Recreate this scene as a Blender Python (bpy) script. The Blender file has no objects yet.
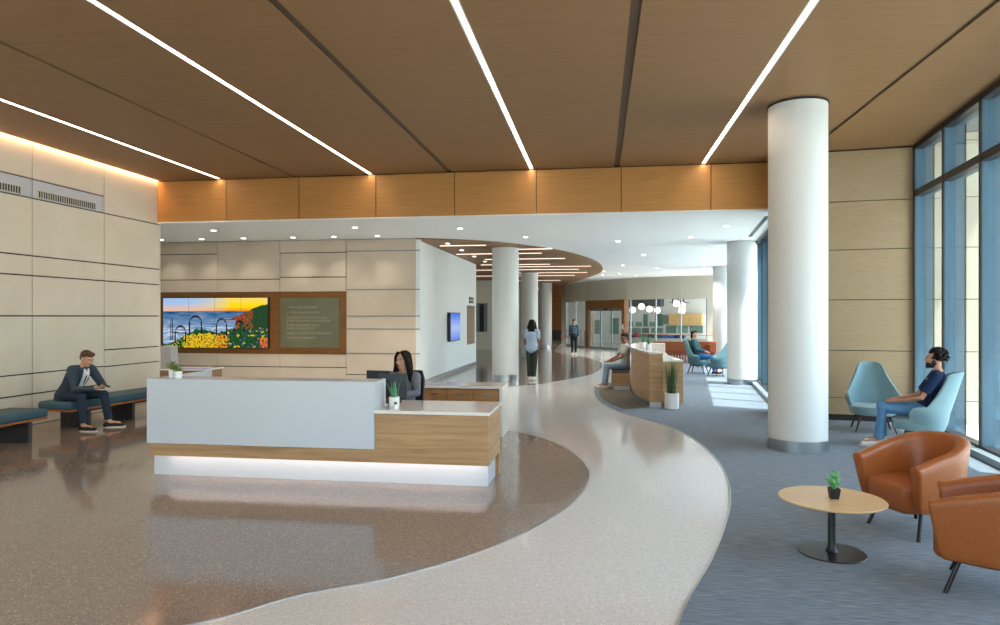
import bpy, bmesh, math, random
from mathutils import Vector, Matrix, noise, geometry as geo
random.seed(7)
PI = math.pi; R = math.radians
SC = bpy.context.scene
COL = SC.collection

# ------------------------------------------------------------------ camera
PSI = R(8.35)
cam_d = bpy.data.cameras.new('camera'); cam = bpy.data.objects.new('camera', cam_d); COL.objects.link(cam)
cam.location = (0, 0, 1.75); cam.rotation_euler = (PI/2, 0, PSI)
cam_d.sensor_width = 36; cam_d.lens = 675/1000*36; cam_d.shift_y = 0.004
cam_d.clip_start = .05; cam_d.clip_end = 300
SC.camera = cam
SC.view_settings.view_transform = 'Standard'; SC.view_settings.look = 'None'
SC.view_settings.gamma = 1; SC.view_settings.use_curve_mapping = False
SC.view_settings.exposure = 0.0

# ------------------------------------------------------------------ materials
def lin(h):
    if isinstance(h, str):
        h = h.lstrip('#'); c = [int(h[i:i+2], 16)/255 for i in (0, 2, 4)]
        return tuple(x/12.92 if x <= .04045 else ((x+.055)/1.055)**2.4 for x in c)
    return h
def mat(name, col, rough=.5, metal=0, spec=.5, coat=0, emit=None, estr=0, sheen=0):
    m = bpy.data.materials.new(name); m.use_nodes = True
    b = m.node_tree.nodes['Principled BSDF']
    b.inputs['Base Color'].default_value = (*lin(col), 1)
    b.inputs['Roughness'].default_value = rough; b.inputs['Metallic'].default_value = metal
    b.inputs['Specular IOR Level'].default_value = spec; b.inputs['Coat Weight'].default_value = coat
    b.inputs['Coat Roughness'].default_value = .08
    b.inputs['Sheen Weight'].default_value = sheen
    if emit: b.inputs['Emission Color'].default_value = (*lin(emit), 1); b.inputs['Emission Strength'].default_value = estr
    return m
def nt(m):
    t = m.node_tree; return t, t.nodes['Principled BSDF'], t.nodes.new, t.links.new
def noisy(name, c1, c2, scale=(8, 8, 8), detail=3, rough=.5, spec=.5, coat=0, lo=.35, hi=.65, bump=0, sheen=0, dist=0, metal=0):
    m = mat(name, c1, rough, metal, spec, coat, sheen=sheen); t, b, N, Lk = nt(m)
    tc = N('ShaderNodeTexCoord'); mp = N('ShaderNodeMapping'); mp.inputs['Scale'].default_value = scale
    nz = N('ShaderNodeTexNoise'); nz.inputs['Scale'].default_value = 1; nz.inputs['Detail'].default_value = detail
    nz.inputs['Distortion'].default_value = dist
    rp = N('ShaderNodeValToRGB'); rp.color_ramp.elements[0].position = lo; rp.color_ramp.elements[1].position = hi
    rp.color_ramp.elements[0].color = (*lin(c1), 1); rp.color_ramp.elements[1].color = (*lin(c2), 1)
    Lk(tc.outputs['Object'], mp.inputs[0]); Lk(mp.outputs[0], nz.inputs[0]); Lk(nz.outputs[0], rp.inputs[0]); Lk(rp.outputs[0], b.inputs['Base Color'])
    if bump:
        bp = N('ShaderNodeBump'); bp.inputs['Strength'].default_value = bump; bp.inputs['Distance'].default_value = .004
        Lk(nz.outputs[0], bp.inputs['Height']); Lk(bp.outputs[0], b.inputs['Normal'])
    return m
def terrazzo(name, base, c2, chipA, chipB, rough=.09):
    m = mat(name, base, rough, 0, .55); t, b, N, Lk = nt(m)
    tc = N('ShaderNodeTexCoord')
    nz = N('ShaderNodeTexNoise'); nz.inputs['Scale'].default_value = 30; nz.inputs['Detail'].default_value = 4
    r0 = N('ShaderNodeValToRGB'); r0.color_ramp.elements[0].position = .35; r0.color_ramp.elements[1].position = .65
    r0.color_ramp.elements[0].color = (*lin(base), 1); r0.color_ramp.elements[1].color = (*lin(c2), 1)
    Lk(tc.outputs['Object'], nz.inputs[0]); Lk(nz.outputs[0], r0.inputs[0])
    last = r0.outputs[0]
    for sc, colr, th in ((130, chipA, .74), (160, chipB, .80), (75, chipB, .95)):
        v = N('ShaderNodeTexVoronoi'); v.inputs['Scale'].default_value = sc
        Lk(tc.outputs['Object'], v.inputs['Vector'])
        sp = N('ShaderNodeSeparateColor'); Lk(v.outputs['Color'], sp.inputs[0])
        g = N('ShaderNodeMath'); g.operation = 'GREATER_THAN'; g.inputs[1].default_value = th; Lk(sp.outputs[0], g.inputs[0])
        l2 = N('ShaderNodeMath'); l2.operation = 'LESS_THAN'; l2.inputs[1].default_value = .42; Lk(v.outputs['Distance'], l2.inputs[0])
        ml = N('ShaderNodeMath'); ml.operation = 'MULTIPLY'; Lk(g.outputs[0], ml.inputs[0]); Lk(l2.outputs[0], ml.inputs[1])
        mx = N('ShaderNodeMixRGB'); mx.inputs[2].default_value = (*lin(colr), 1)
        Lk(ml.outputs[0], mx.inputs[0]); Lk(last, mx.inputs[1]); last = mx.outputs[0]
    Lk(last, b.inputs['Base Color'])
    return m
def wood(name, c1, c2, axis='x', rough=.4, fine=1., spec=.4):
    sc = {'x': (1.2, 45, 45), 'y': (45, 1.2, 45), 'z': (45, 45, 1.2)}[axis]
    return noisy(name, c1, c2, tuple(s*fine for s in sc), 4, rough, spec, 0, .3, .7, dist=.4)
def glass_mat(name, tint, gloss=.12, col=(1, 1, 1)):
    m = bpy.data.materials.new(name); m.use_nodes = True; t = m.node_tree; t.nodes.clear()
    o = t.nodes.new('ShaderNodeOutputMaterial'); tr = t.nodes.new('ShaderNodeBsdfTransparent'); tr.inputs[0].default_value = (*tint, 1)
    gl = t.nodes.new('ShaderNodeBsdfGlossy'); gl.inputs['Roughness'].default_value = .02
    lw = t.nodes.new('ShaderNodeLayerWeight'); pw = t.nodes.new('ShaderNodeMath'); pw.operation = 'POWER'; pw.inputs[1].default_value = 4.0
    fr = t.nodes.new('ShaderNodeMath'); fr.operation = 'MULTIPLY_ADD'; fr.inputs[1].default_value = .7; fr.inputs[2].default_value = .02
    t.links.new(lw.outputs['Facing'], pw.inputs[0]); t.links.new(pw.outputs[0], fr.inputs[0])
    mx = t.nodes.new('ShaderNodeMixShader'); t.links.new(fr.outputs[0], mx.inputs[0]); t.links.new(tr.outputs[0], mx.inputs[1]); t.links.new(gl.outputs[0], mx.inputs[2])
    t.links.new(mx.outputs[0], o.inputs[0]); return m
def emis(name, col, s):
    m = bpy.data.materials.new(name); m.use_nodes = True; t = m.node_tree; t.nodes.clear()
    o = t.nodes.new('ShaderNodeOutputMaterial'); e = t.nodes.new('ShaderNodeEmission')
    e.inputs[0].default_value = (*lin(col), 1); e.inputs[1].default_value = s; t.links.new(e.outputs[0], o.inputs[0]); return m

M = {}
M['terr_white'] = terrazzo('white_terrazzo', '#c2c3c1', '#cbccca', '#a8a5a0', '#e2e1dd')
M['terr_brown'] = terrazzo('brown_terrazzo', '#7f746b', '#8a7f76', '#695b51', '#b5a99d')
M['carpet'] = noisy('blue_grey_carpet', '#43515d', '#6c7883', (7, 90, 5), 6, .95, .1, 0, .38, .66, bump=.3, sheen=.2)
M['carpet2'] = noisy('taupe_carpet', '#5c574e', '#6f695f', (5, 60, 5), 5, .95, .1, 0, .35, .65, bump=.3)
M['stone'] = noisy('cream_limestone', '#d0c7b5', '#dad2c2', (.9, .9, .9), 6, .55, .35, 0, .3, .7, dist=.6)
M['stone_warm'] = noisy('warm_limestone', '#c3b3a0', '#cfc0ae', (.9, .9, .9), 6, .5, .35, 0, .3, .7, dist=.6)
M['stone_out'] = noisy('exterior_limestone', '#b8b09b', '#c2bba7', (.9, .9, .9), 6, .8, .2)
M['joint'] = mat('dark_joint', '#2a2723', .8)
M['vent_plate'] = mat('light_grey_vent_plate', '#b9bcc4', .5)
M['white'] = mat('white_paint', '#dfe3e2', .6)
M['offwhite'] = mat('off_white_paint', '#cfccc0', .65)
M['column'] = mat('column_paint', '#d3d6d4', .45)
M['ceil_white'] = mat('white_ceiling_paint', '#dfe3e4', .8)
M['ceil_wood'] = noisy('ceiling_wood', '#856441', '#8d6c49', (1.2, 26, 26), 5, .55, .3, 0, .3, .7, dist=.5)
M['fascia'] = noisy('fascia_wood', '#a8773f', '#b98649', (1.5, 30, 60), 5, .45, .35, 0, .3, .7, dist=.4)
M['wood_wall'] = noisy('blond_wood_panel', '#a08969', '#aa9473', (2, 30, 60), 5, .5, .3, 0, .3, .7, dist=.4)
M['wood_desk'] = noisy('oak_laminate', '#9c7853', '#b8946c', (1.3, 1.3, 24), 5, .45, .35, 0, .3, .7, dist=.8)
M['wood_dark'] = noisy('walnut_frame', '#6e4720', '#835626', (2, 30, 30), 4, .45, .35, 0, .3, .7)
M['wood_drawer'] = noisy('drawer_wood', '#8d643d', '#a2764b', (2, 30, 30), 4, .4, .35, 0, .3, .7)
M['table_wood'] = noisy('table_oak', '#c2a173', '#d2b286', (4, 50, 4), 4, .3, .5, 0, .3, .7)
M['solid_white'] = mat('white_solid_surface', '#bdc4cb', .22)
M['solid_top'] = mat('polished_white_top', '#dcd8d2', .12)
M['steel'] = mat('brushed_steel', '#b9bec2', .28, 1)
M['black'] = mat('black_plastic', '#16181b', .4)
M['black_metal'] = mat('black_metal', '#1c1d20', .35, .3)
M['mullion'] = mat('dark_bronze_mullion', '#2e2a2c', .4, .3)
M['fin'] = mat('blue_grey_aluminium', '#446171', .45, .2)
M['fin_in'] = mat('grey_aluminium', '#78838a', .4, .3)
M['leather'] = noisy('cognac_leather', '#93501f', '#a25c2b', (60, 60, 60), 3, .38, .5, .05, .3, .7, bump=.05)
M['teal'] = noisy('pale_teal_fabric', '#7a9ba2', '#87a8af', (160, 160, 160), 2, .85, .2, 0, .3, .7, bump=.2, sheen=.3)
M['teal_dark'] = noisy('muted_teal_fabric', '#5b7d83', '#688a90', (160, 160, 160), 2, .85, .2, 0, .3, .7)
M['walnut_leg'] = mat('walnut_leg', '#4c2c1b', .4)
M['bench'] = noisy('slate_blue_upholstery', '#33525f', '#3c5c69', (90, 90, 90), 2, .6, .3, 0, .3, .7)
M['bench_leg'] = mat('charcoal_bench_leg', '#332f30', .5)
M['edge_wood'] = mat('bench_wood_edge', '#a0602c', .45)
M['pot_white'] = mat('white_pot', '#e2e3e0', .35)
M['pot_black'] = mat('black_pot', '#17191c', .5)
M['soil'] = noisy('soil', '#2b2018', '#3d2f22', (60, 60, 60), 3, .95)
M['leaf'] = noisy('leaf_green', '#4f9a55', '#86cc86', (30, 30, 30), 2, .5, .4)
M['leaf_dark'] = noisy('grass_green', '#2c4a2c', '#4d7043', (30, 30, 6), 2, .5, .4)
M['leaf_snake'] = noisy('snake_plant_green', '#2f6b4c', '#6fa37c', (20, 20, 60), 2, .45, .4)
M['leaf_olive'] = noisy('olive_green', '#66733a', '#8c9a55', (60, 60, 60), 2, .6, .3)
M['glass'] = glass_mat('clear_glass', (.86, .92, .93))
M['glass_in'] = glass_mat('interior_glass', (.93, .96, .95))
M['led'] = emis('led_strip', '#ffe4cc', 28)
M['led_warm'] = emis('led_warm', '#ffc896', 48)
M['led_desk'] = emis('led_desk', '#ffe6d8', 11)
M['led_soft'] = emis('led_soft', '#ffe4d0', 2.4)
M['bulb'] = emis('downlight_lens', '#fff4e6', 14)
M['globe'] = emis('glowing_globe', '#fff3e2', 7)
M['plaque'] = noisy('green_glass_plaque', '#66664e', '#6f7058', (2, 2, 2), 3, .25, .5)
M['gold'] = mat('etched_pale_letters', '#c4b49c', .4, .2)
M['rust'] = noisy('rust_upholstery', '#84401a', '#934a22', (30, 30, 30), 3, .55)
M['rust_dark'] = noisy('rust_slatted_wood', '#7c3d1d', '#93512b', (30, 30, 2), 3, .5)
M['grey_dark'] = mat('charcoal_soffit', '#4a4f58', .7)
M['green_panel'] = mat('grey_green_board', '#7c9d90', .3)
M['green_panel2'] = mat('deep_grey_green_board', '#6a8a80', .3)
M['cab_wood'] = noisy('blond_cabinet', '#c9a56a', '#d5b47c', (20, 20, 2), 3, .5)
M['band_wall'] = mat('sage_beige_paint', '#aeab9c', .7)
M['cloud'] = mat('pale_grey_kiosk', '#a9a8a8', .4)
M['ground_out'] = noisy('exterior_paving', '#b9b7b0', '#c8c6c0', (3, 3, 3), 3, .9)
M['skin_a'] = mat('skin_light_tan', '#b98468', .5); M['skin_b'] = mat('skin_tan', '#b58a70', .5)
M['skin_c'] = mat('skin_brown', '#8a563c', .5); M['skin_d'] = mat('skin_fair', '#c9977c', .5)
M['hair_black'] = mat('black_hair', '#14110f', .75, spec=.2); M['hair_brown'] = noisy('brown_hair', '#3a2418', '#523524', (80, 80, 20), 3, .5)
M['hair_curly'] = noisy('dark_curly_hair', '#171211', '#2b2322', (90, 90, 90), 3, .85, .15)
M['beard'] = mat('dark_beard', '#1d1613', .7)
M['eye_w'] = mat('eye_white', '#8d8681', .5); M['eye_d'] = mat('dark_iris', '#1b1310', .2); M['lip'] = mat('lips', '#9c5548', .5)
M['navy'] = noisy('navy_cotton', '#12243f', '#182c4a', (40, 40, 40), 3, .85, .2)
M['jeans'] = noisy('washed_denim', '#4f7ca3', '#6590b4', (60, 60, 20), 4, .9, .2)
M['jeans_dark'] = noisy('mid_blue_denim', '#1f5c8f', '#2e6ea3', (60, 60, 20), 4, .9, .2)
M['jeans_grey'] = noisy('grey_blue_trousers', '#6d8298', '#7c91a6', (60, 60, 20), 4, .9, .2)
M['suit'] = noisy('slate_suit', '#323e4a', '#3c4955', (120, 120, 120), 2, .85, .2)
M['suit_trouser'] = noisy('dark_slate_trousers', '#26323f', '#2e3b48', (120, 120, 120), 2, .85, .2)
M['shirt_white'] = mat('white_shirt', '#dfe3e8', .8); M['tie'] = mat('dark_tie', '#1a1f2b', .6)
M['shoe_dark'] = mat('navy_canvas_shoe', '#10131a', .7); M['sole'] = mat('cream_sole', '#cfc8b4', .6)
M['shoe_white'] = mat('white_trainer', '#d5d5d3', .6); M['blazer'] = noisy('grey_check_blazer', '#52565f', '#7b7f88', (110, 110, 110), 2, .85, .2)
M['light_shirt'] = mat('pale_blue_shirt', '#93a7bd', .85); M['olive'] = mat('dark_green_trousers', '#232d24', .9)
M['denim_jacket'] = mat('denim_jacket', '#41586b', .9); M['black_cloth'] = mat('black_trousers', '#14161a', .9)
M['teal_top'] = mat('dark_teal_jumper', '#1d454b', .9); M['polo'] = mat('pale_grey_polo', '#aaa9a3', .9); M['cream_top'] = mat('cream_top', '#b9a98f', .8)
M['phone'] = mat('phone_glass', '#0d0f14', .15)

# ------------------------------------------------------------------ mesh builder
class B:
    def __init__(s): s.bm = bmesh.new(); s.mi = 0
    def _f(s, vs):
        try:
            f = s.bm.faces.new(vs); f.material_index = s.mi; return f
        except ValueError: return None
    def box(s, x0, x1, y0, y1, z0, z1, mtx=None):
        v = [Vector((x, y, z)) for z in (z0, z1) for x, y in ((x0, y0), (x1, y0), (x1, y1), (x0, y1))]
        if mtx: v = [mtx @ p for p in v]
        v = [s.bm.verts.new(p) for p in v]
        for q in ((3, 2, 1, 0), (4, 5, 6, 7), (0, 1, 5, 4), (1, 2, 6, 5), (2, 3, 7, 6), (3, 0, 4, 7)): s._f([v[i] for i in q])
        return s
    def prism(s, pts, z0, z1):
        a = [s.bm.verts.new((x, y, z0)) for x, y in pts]; b = [s.bm.verts.new((x, y, z1)) for x, y in pts]; n = len(pts)
        if n > 8:
            for tri in geo.tessellate_polygon([[Vector((x, y, 0)) for x, y in pts]]): s._f([b[i] for i in tri]); s._f([a[i] for i in tri[::-1]])
        else: s._f(a[::-1]); s._f(b)
        for i in range(n): s._f([a[i], a[(i+1) % n], b[(i+1) % n], b[i]])
        return s
    def rings(s, rings, cap=True, closed=True):
        vs = [[s.bm.verts.new(p) for p in r] for r in rings]; n = len(vs[0])
        for a, b in zip(vs, vs[1:]):
            for i in range(n if closed else n-1): s._f([a[i], a[(i+1) % n], b[(i+1) % n], b[i]])
        if cap: s._f(vs[0][::-1]); s._f(vs[-1])
        return s
    def lathe(s, prof, c=(0, 0, 0), n=40):
        s.rings([[(c[0]+r*math.cos(2*PI*k/n), c[1]+r*math.sin(2*PI*k/n), c[2]+z) for k in range(n)] for r, z in prof]); return s
    def tube(s, pts, rad, n=10, flat=1, side=None, dome=False):
        """tapered tube through pts; rad = list of r or (a,b)"""
        pts = [Vector(p) for p in pts]; k = len(pts)
        rad = [rad]*k if not isinstance(rad, (list, tuple)) else list(rad)
        rad = [(r, r) if not isinstance(r, tuple) else r for r in rad]
        if dome:
            P = []; Q = []
            for i in range(k):
                if i == 0:
                    d = (pts[0]-pts[1]).normalized(); m = min(rad[0])
                    for a in (80, 55, 28):
                        P.append(pts[0]+d*m*math.sin(R(a))); Q.append((rad[0][0]*math.cos(R(a)), rad[0][1]*math.cos(R(a))))
                P.append(pts[i]); Q.append(rad[i])
                if i == k-1:
                    d = (pts[-1]-pts[-2]).normalized(); m = min(rad[-1])
                    for a in (28, 55, 80):
                        P.append(pts[-1]+d*m*math.sin(R(a))); Q.append((rad[-1][0]*math.cos(R(a)), rad[-1][1]*math.cos(R(a))))
            pts, rad = P, Q; k = len(pts)
        rr = []; u = None
        for i in range(k):
            t = (pts[min(i+1, k-1)]-pts[max(i-1, 0)]).normalized()
            ref = Vector(side) if side is not None else (u if u is not None else (Vector((1, 0, 0)) if abs(t.x) < .8 else Vector((0, 1, 0))))
            u = (ref - t*ref.dot(t)).normalized(); w = t.cross(u)
            rr.append([pts[i]+u*rad[i][0]*math.cos(2*PI*j/n)+w*rad[i][1]*math.sin(2*PI*j/n) for j in range(n)])
        return s.rings(rr)
    def ell(s, c, r, n=12, mtx=None):
        rr = []
        for i in range(1, n):
            a = PI*i/n; rr.append([Vector((r[0]*math.sin(a)*math.cos(2*PI*j/(2*n)), r[1]*math.sin(a)*math.sin(2*PI*j/(2*n)), -r[2]*math.cos(a))) for j in range(2*n)])
        rr = [[(mtx @ p if mtx else p)+Vector(c) for p in q] for q in rr]
        return s.rings(rr)
    def make(s, name, m, parent=None, smooth=False, bevel=0, loc=None, rotz=0, sub=0):
        bmesh.ops.recalc_face_normals(s.bm, faces=s.bm.faces[:])
        me = bpy.data.meshes.new(name); s.bm.to_mesh(me); s.bm.free()
        for x in (m if isinstance(m, (list, tuple)) else [m]): me.materials.append(M[x] if isinstance(x, str) else x)
        o = bpy.data.objects.new(name, me); COL.objects.link(o)
        if parent: o.parent = parent
        if loc: o.location = loc
        if rotz: o.rotation_euler.z = rotz
        if smooth:
            for p in me.polygons: p.use_smooth = True
            if smooth != 'all': 
                me.set_sharp_from_angle(angle=R(40))
        if bevel:
            b = o.modifiers.new('bevel', 'BEVEL'); b.width = bevel; b.segments = 2; b.limit_method = 'ANGLE'
        if sub:
            b = o.modifiers.new('sub', 'SUBSURF'); b.levels = sub; b.render_levels = sub
        return o
def thing(name, label, cat, loc=(0, 0, 0), rotz=0, group=None):
    o = bpy.data.objects.new(name, None); COL.objects.link(o); o.location = loc; o.rotation_euler.z = rotz
    o.empty_display_size = .1
    return tag(o, label, cat, group)
def tag(o, label, cat, group=None, kind=None):
    o['label'] = label; o['category'] = cat
    if group: o['group'] = group
    if kind: o['kind'] = kind
    return o
def struct(o, label=None):
    o['kind'] = 'structure'
    if label: o['label'] = label
    return o
def dup(root, loc, rotz, label, group=None):
    r = root.copy(); COL.objects.link(r); r.location = loc; r.rotation_euler = (0, 0, rotz); r['label'] = label
    if group: r['group'] = group
    for ch in list(root.children):
        c = ch.copy(); COL.objects.link(c); c.parent = r
        for g in list(ch.children):
            d = g.copy(); COL.objects.link(d); d.parent = c
    return r
def spline(pts, n=8, closed=False):
    P = [Vector((p[0], p[1])) for p in pts]; k = len(P); out = []
    rng = range(k if closed else k-1)
    for i in rng:
        p0 = P[(i-1) % k] if closed or i > 0 else P[0]; p1 = P[i]; p2 = P[(i+1) % k]; p3 = P[(i+2) % k] if closed or i+2 < k else P[-1]
        for j in range(n):
            t = j/n
            out.append(.5*((2*p1)+(p2-p0)*t+(2*p0-5*p1+4*p2-p3)*t*t+(3*p1-p0-3*p2+p3)*t**3))
    if not closed: out.append(P[-1])
    return [(p.x, p.y) for p in out]

# ------------------------------------------------------------------ floors
CZ = 4.55; LZ = 3.68                                  # hall ceiling, lobby ceiling
TH = R(7.3); G = Vector((math.sin(TH), math.cos(TH), 0)); NO = Vector((math.cos(TH), -math.sin(TH), 0))  # along glass, outward
CP = Vector((5.155, 11.92, 0))                          # near glass meets wood wall
b = B(); b.box(-14, 8, -4.2, 56, -.2, 0); struct(b.make('floor', 'terr_white'))
edge1 = spline([(-10.0, 1.3), (-6.0, 1.9), (-4.2, 2.55), (-3.2, 3.02), (-2.3, 3.53), (-1.86, 4.01), (-1.33, 4.41), (-.75, 5.14), (-.27, 6.29), (-.11, 7.45), (-.3, 8.6), (-.75, 9.6), (-1.35, 10.23), (-2.3, 10.9), (-3.6, 11.6), (-5.5, 12.3), (-8.0, 12.85), (-9.05, 13.0)])
b = B(); b.prism(edge1 + [(-9.05, 1.4)], .0, .003); struct(b.make('floor', 'terr_brown'))
edge2 = spline([(-4.45, 16.2), (-3.0, 16.2), (-1.77, 17.1), (-1.05, 18.3), (-.27, 20.37), (.1, 23.2), (.07, 26.25), (-.6, 29.4), (-1.99, 33), (-2.3, 37), (-2.6, 50), (-4, 52)])
b = B(); b.prism(edge2 + [(-9, 52), (-9, 24.4), (-4.45, 24.4)], 0, .003); struct(b.make('floor', 'terr_brown'))
edge3 = spline([(.1, 1.2), (.22, 2.6), (.44, 3.93), (.8, 5.02), (1.05, 5.88), (1.24, 6.69), (1.37, 7.59), (1.42, 8.65), (1.34, 9.86), (1.11, 10.97), (.7, 11.87), (.29, 12.81), (-.02, 14.3), (-.12, 16.01), (.02, 17.43), (.45, 18.9), (1.0, 20.5), (1.5, 24), (1.6, 29), (2.2, 31)])
def gl(P, y): return P.x + (y-P.y)*math.tan(TH)
FP = Vector((3.77, 15.76, 0))
b = B(); b.prism(edge3 + [(4.6, 31), (gl(FP, 30.9), 30.9), (gl(FP, 13.0), 13.0), (3.15, 13.0), (3.15, 12.13), (5.14, 11.9), (gl(CP, -4.1), -4.1), (.1, -4.1)], 0, .006)
struct(b.make('floor', 'carpet'))
inner = spline([(.45, 12.9), (.1, 14.3), (0, 16), (.12, 17.3), (.5, 18.4)])
b = B(); b.prism(inner + [(1.1, 18.4), (.76, 16.3), (.78, 14.4), (.93, 13.2)], .006, .008); struct(b.make('floor', 'carpet2'))
def strip(pts, w, z0, z1, name, m):
    L = []; Rr = []; b = B(); prev = None
    for i, p in enumerate(pts):
        a = Vector(pts[max(i-1, 0)]); c = Vector(pts[min(i+1, len(pts)-1)]); d = (c-a).normalized(); n = Vector((-d.y, d.x))*w/2
        L.append(tuple(Vector(p)+n)); Rr.append(tuple(Vector(p)-n))
    for i in range(len(L)-1): b.prism([L[i], L[i+1], Rr[i+1], Rr[i]], z0, z1)
    bmesh.ops.remove_doubles(b.bm, verts=b.bm.verts[:], dist=1e-5)
    inner_faces = [f for f in b.bm.faces if all(len(e.link_faces) > 2 for e in f.edges if abs(e.verts[0].co.z-e.verts[1].co.z) > 1e-6) and abs(f.normal.z) < .5 and sum(1 for e in f.edges if len(e.link_faces) > 2) >= 4]
    bmesh.ops.delete(b.bm, geom=inner_faces, context='FACES_ONLY')
    return b.make(name, m)
struct(strip(edge1[8:], .012, 0, .0045, 'trim_1', 'steel')); struct(strip(edge2, .012, 0, .0045, 'trim_2', 'steel')); struct(strip(edge3, .014, 0, .0078, 'trim_3', 'steel'))
b = B(); b.box(-60, 60, -40, 90, -.45, -.25); struct(b.make('ground', 'ground_out'))

# ------------------------------------------------------------------ hall ceiling: wood panels with joints, light slots
Y0 = -4.2; YF = 12.8
seams = [-6.05, -2.87, .33, 3.49]; lights = [-7.65, -4.45, -1.27, 1.89]
xs = [-8.98] + sorted([x for s in seams for x in (s-.022, s+.022)] + [x for l in lights for x in (l-.04, l+.04)])
def xr(y): return gl(CP, y)
b = B(); cuts = xs + [None]
edges = [-8.98]
segs = []
cur = -8.98
for x, w in sorted([(s, .05 if abs(s) < 3 else .03) for s in seams] + [(l, .045) for l in lights]):
    segs.append((cur, x-w)); cur = x+w
for a, c in segs:
    if c < 3: b.box(a, c, Y0, YF, CZ, CZ+.12)
def yx(x): return 11.92-(5.155-x)/math.tan(TH)
b.prism([(1.935, Y0), (xr(Y0), Y0), (3.46, yx(3.46)), (3.46, 12.2), (3.1, 12.2), (3.1, YF), (1.935, YF)], CZ, CZ+.12)
b.prism([(3.52, yx(3.52)), (5.155, 11.92), (3.52, 12.14)], CZ, CZ+.12)
b.mi = 1; b.prism([(-9.6, Y0), (xr(Y0)+.1, Y0), (xr(11.9)+.1, 11.9), (5.26, 12.4), (3.3, 12.95), (-9.6, 12.95)], CZ+.12, CZ+.3)
b.mi = 2
for s in seams: b.box(s-.05 if abs(s) < 3 else s-.03, s+.05 if abs(s) < 3 else s+.03, Y0 if s < 3 else yx(3.5), YF if s < 3 else 12.13, CZ+.02, CZ+.1)
M['seam'] = mat('dark_wood_reveal', '#4d3823', .6)
struct(b.make('ceiling', ['ceil_wood', 'joint', 'seam']))
ordn = ['leftmost', 'second from the left', 'third from the left', 'rightmost']
for i, l in enumerate(lights):
    t = thing('linear_ceiling_light', 'long white light line recessed in wood ceiling, %s of four' % ordn[i], 'ceiling light', (l, (Y0+YF)/2, CZ), group='recessed light lines in the wood ceiling')
    h = (YF-Y0)/2
    b = B(); b.box(-.026, .026, -h, h-.02, .012, .03); b.make('diffuser', 'led', t)
    b = B(); b.box(-.045, -.026, -h, h, .001, .11); b.box(.026, .045, -h, h, .001, .11); b.box(-.034, .034, -h, h, .03, .04); b.make('housing', 'white', t)
t = thing('wall_cove_light', 'warm glowing cove light along the top of the cream stone wall', 'ceiling light', (-9.03, 4.3, CZ))
b = B(); b.box(-.03, .03, -8.5, 8.5, .05, .07); b.make('diffuser', 'led_warm', t)
b = B(); b.box(.032, .04, -8.5, 8.5, 0, .12); b.make('housing', 'edge_wood', t)

# ------------------------------------------------------------------ panelled walls
def panels(b, cols, jz, ztop, place, gap=.014, zb=0.):
    """cols: list of (a0,a1); jz: list of joint heights per col; place(a0,a1,z0,z1) adds a panel"""
    for (a0, a1), js in zip(cols, jz):
        zz = [zb] + sorted(js) + [ztop]
        for z0, z1 in zip(zz, zz[1:]): place(a0+gap/2, a1-gap/2, z0+gap*.8, z1-gap*.8)
# left wall
b = B()
cols = []; jz = []
y = 12.88
while y > Y0+.2:
    cols.append((y-1.6, y)); y -= 1.6
for i in range(len(cols)):
    jz.append([3.66, 2.73, 2.41, 1.76, 1.13, .82, .3] if i == 0 else [3.97, 3.66, 2.73, 2.41, 1.76, .83, .5])
def plL(a0, a1, z0, z1):
    b.mi = 2 if (3.6 < z0 < 3.7 and z1 < 4) else 0
    b.box(-9.09, -9.05, a0, a1, z0, z1)
panels(b, cols, jz, 4.75, plL)
b.mi = 1; b.box(-9.2, -9.085, cols[-1][0], 12.88, 0, 4.75)
b.mi = 0; b.box(-9.2, -9.05, 12.88, 12.9, 0, 4.75); b.box(-9.35, -9.2, Y0, 12.9, 0, 4.85)
struct(b.make('wall_left', ['stone', 'joint', 'vent_plate']))
for i in range(3):
    yc = 10.42-1.6*i
    t = thing('vent_grille', ['slotted air grille high on the stone wall, nearest the wood fascia', 'slotted air grille high on the stone wall, cut by the left photo edge', 'slotted air grille high on the stone wall, third from the fascia'][i], 'vent', (-9.05, yc, 3.745), group='air grilles in the stone wall')
    b = B(); b.box(.0, .004, -.63, .63, -.055, .055); b.make('backing', 'black', t)
    b = B()
    for k in range(27): yy = -.63+k*1.26/26; b.box(.002, .014, yy-.005, yy+.005, -.055, .055)
    b.box(0, .014, -.65, .65, .055, .063); b.box(0, .014, -.65, .65, -.063, -.055); b.make('louvre', 'offwhite', t)
# fascia beam above the lobby opening
b = B(); fx = [-9.05, -7.52, -5.95, -4.35, -2.77, -1.18, .41, 2.03, 3.1]
for a, c in zip(fx, fx[1:]): b.box(a+.007, c-.007, YF, YF+.05, 3.69, 4.535)
b.mi = 1; b.box(-9.05, 3.1, YF+.03, YF+.2, 3.69, 4.7); b.mi = 2; b.box(-9.05, 3.1, YF-.02, YF+.2, LZ-.005, LZ+.02)
struct(b.make('wall_fascia', ['fascia', 'joint', 'white']))
# wood wall to the right
WD = -NO
wl = 2.085
t0 = Matrix.Translation(CP) @ Matrix.Rotation(-TH, 4, 'Z')    # local x = outward, y = along glass
b = B()
for z0, z1 in ((.1, .38), (.38, 1.18), (1.18, 2.03), (2.03, 2.87), (2.87, 3.68), (3.68, 4.53)):
    if z1-z0 > .05: b.box(-wl, -.05, .0, .05, z0+.006, z1-.006, t0)
b.mi = 1; b.box(-wl, 0, .03, .18, 0, 4.7, t0); b.mi = 0
b.box(-wl-.02, -wl, .0, .95, 0, 4.55, t0)
struct(b.make('wall_right', ['wood_wall', 'joint']))
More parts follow.
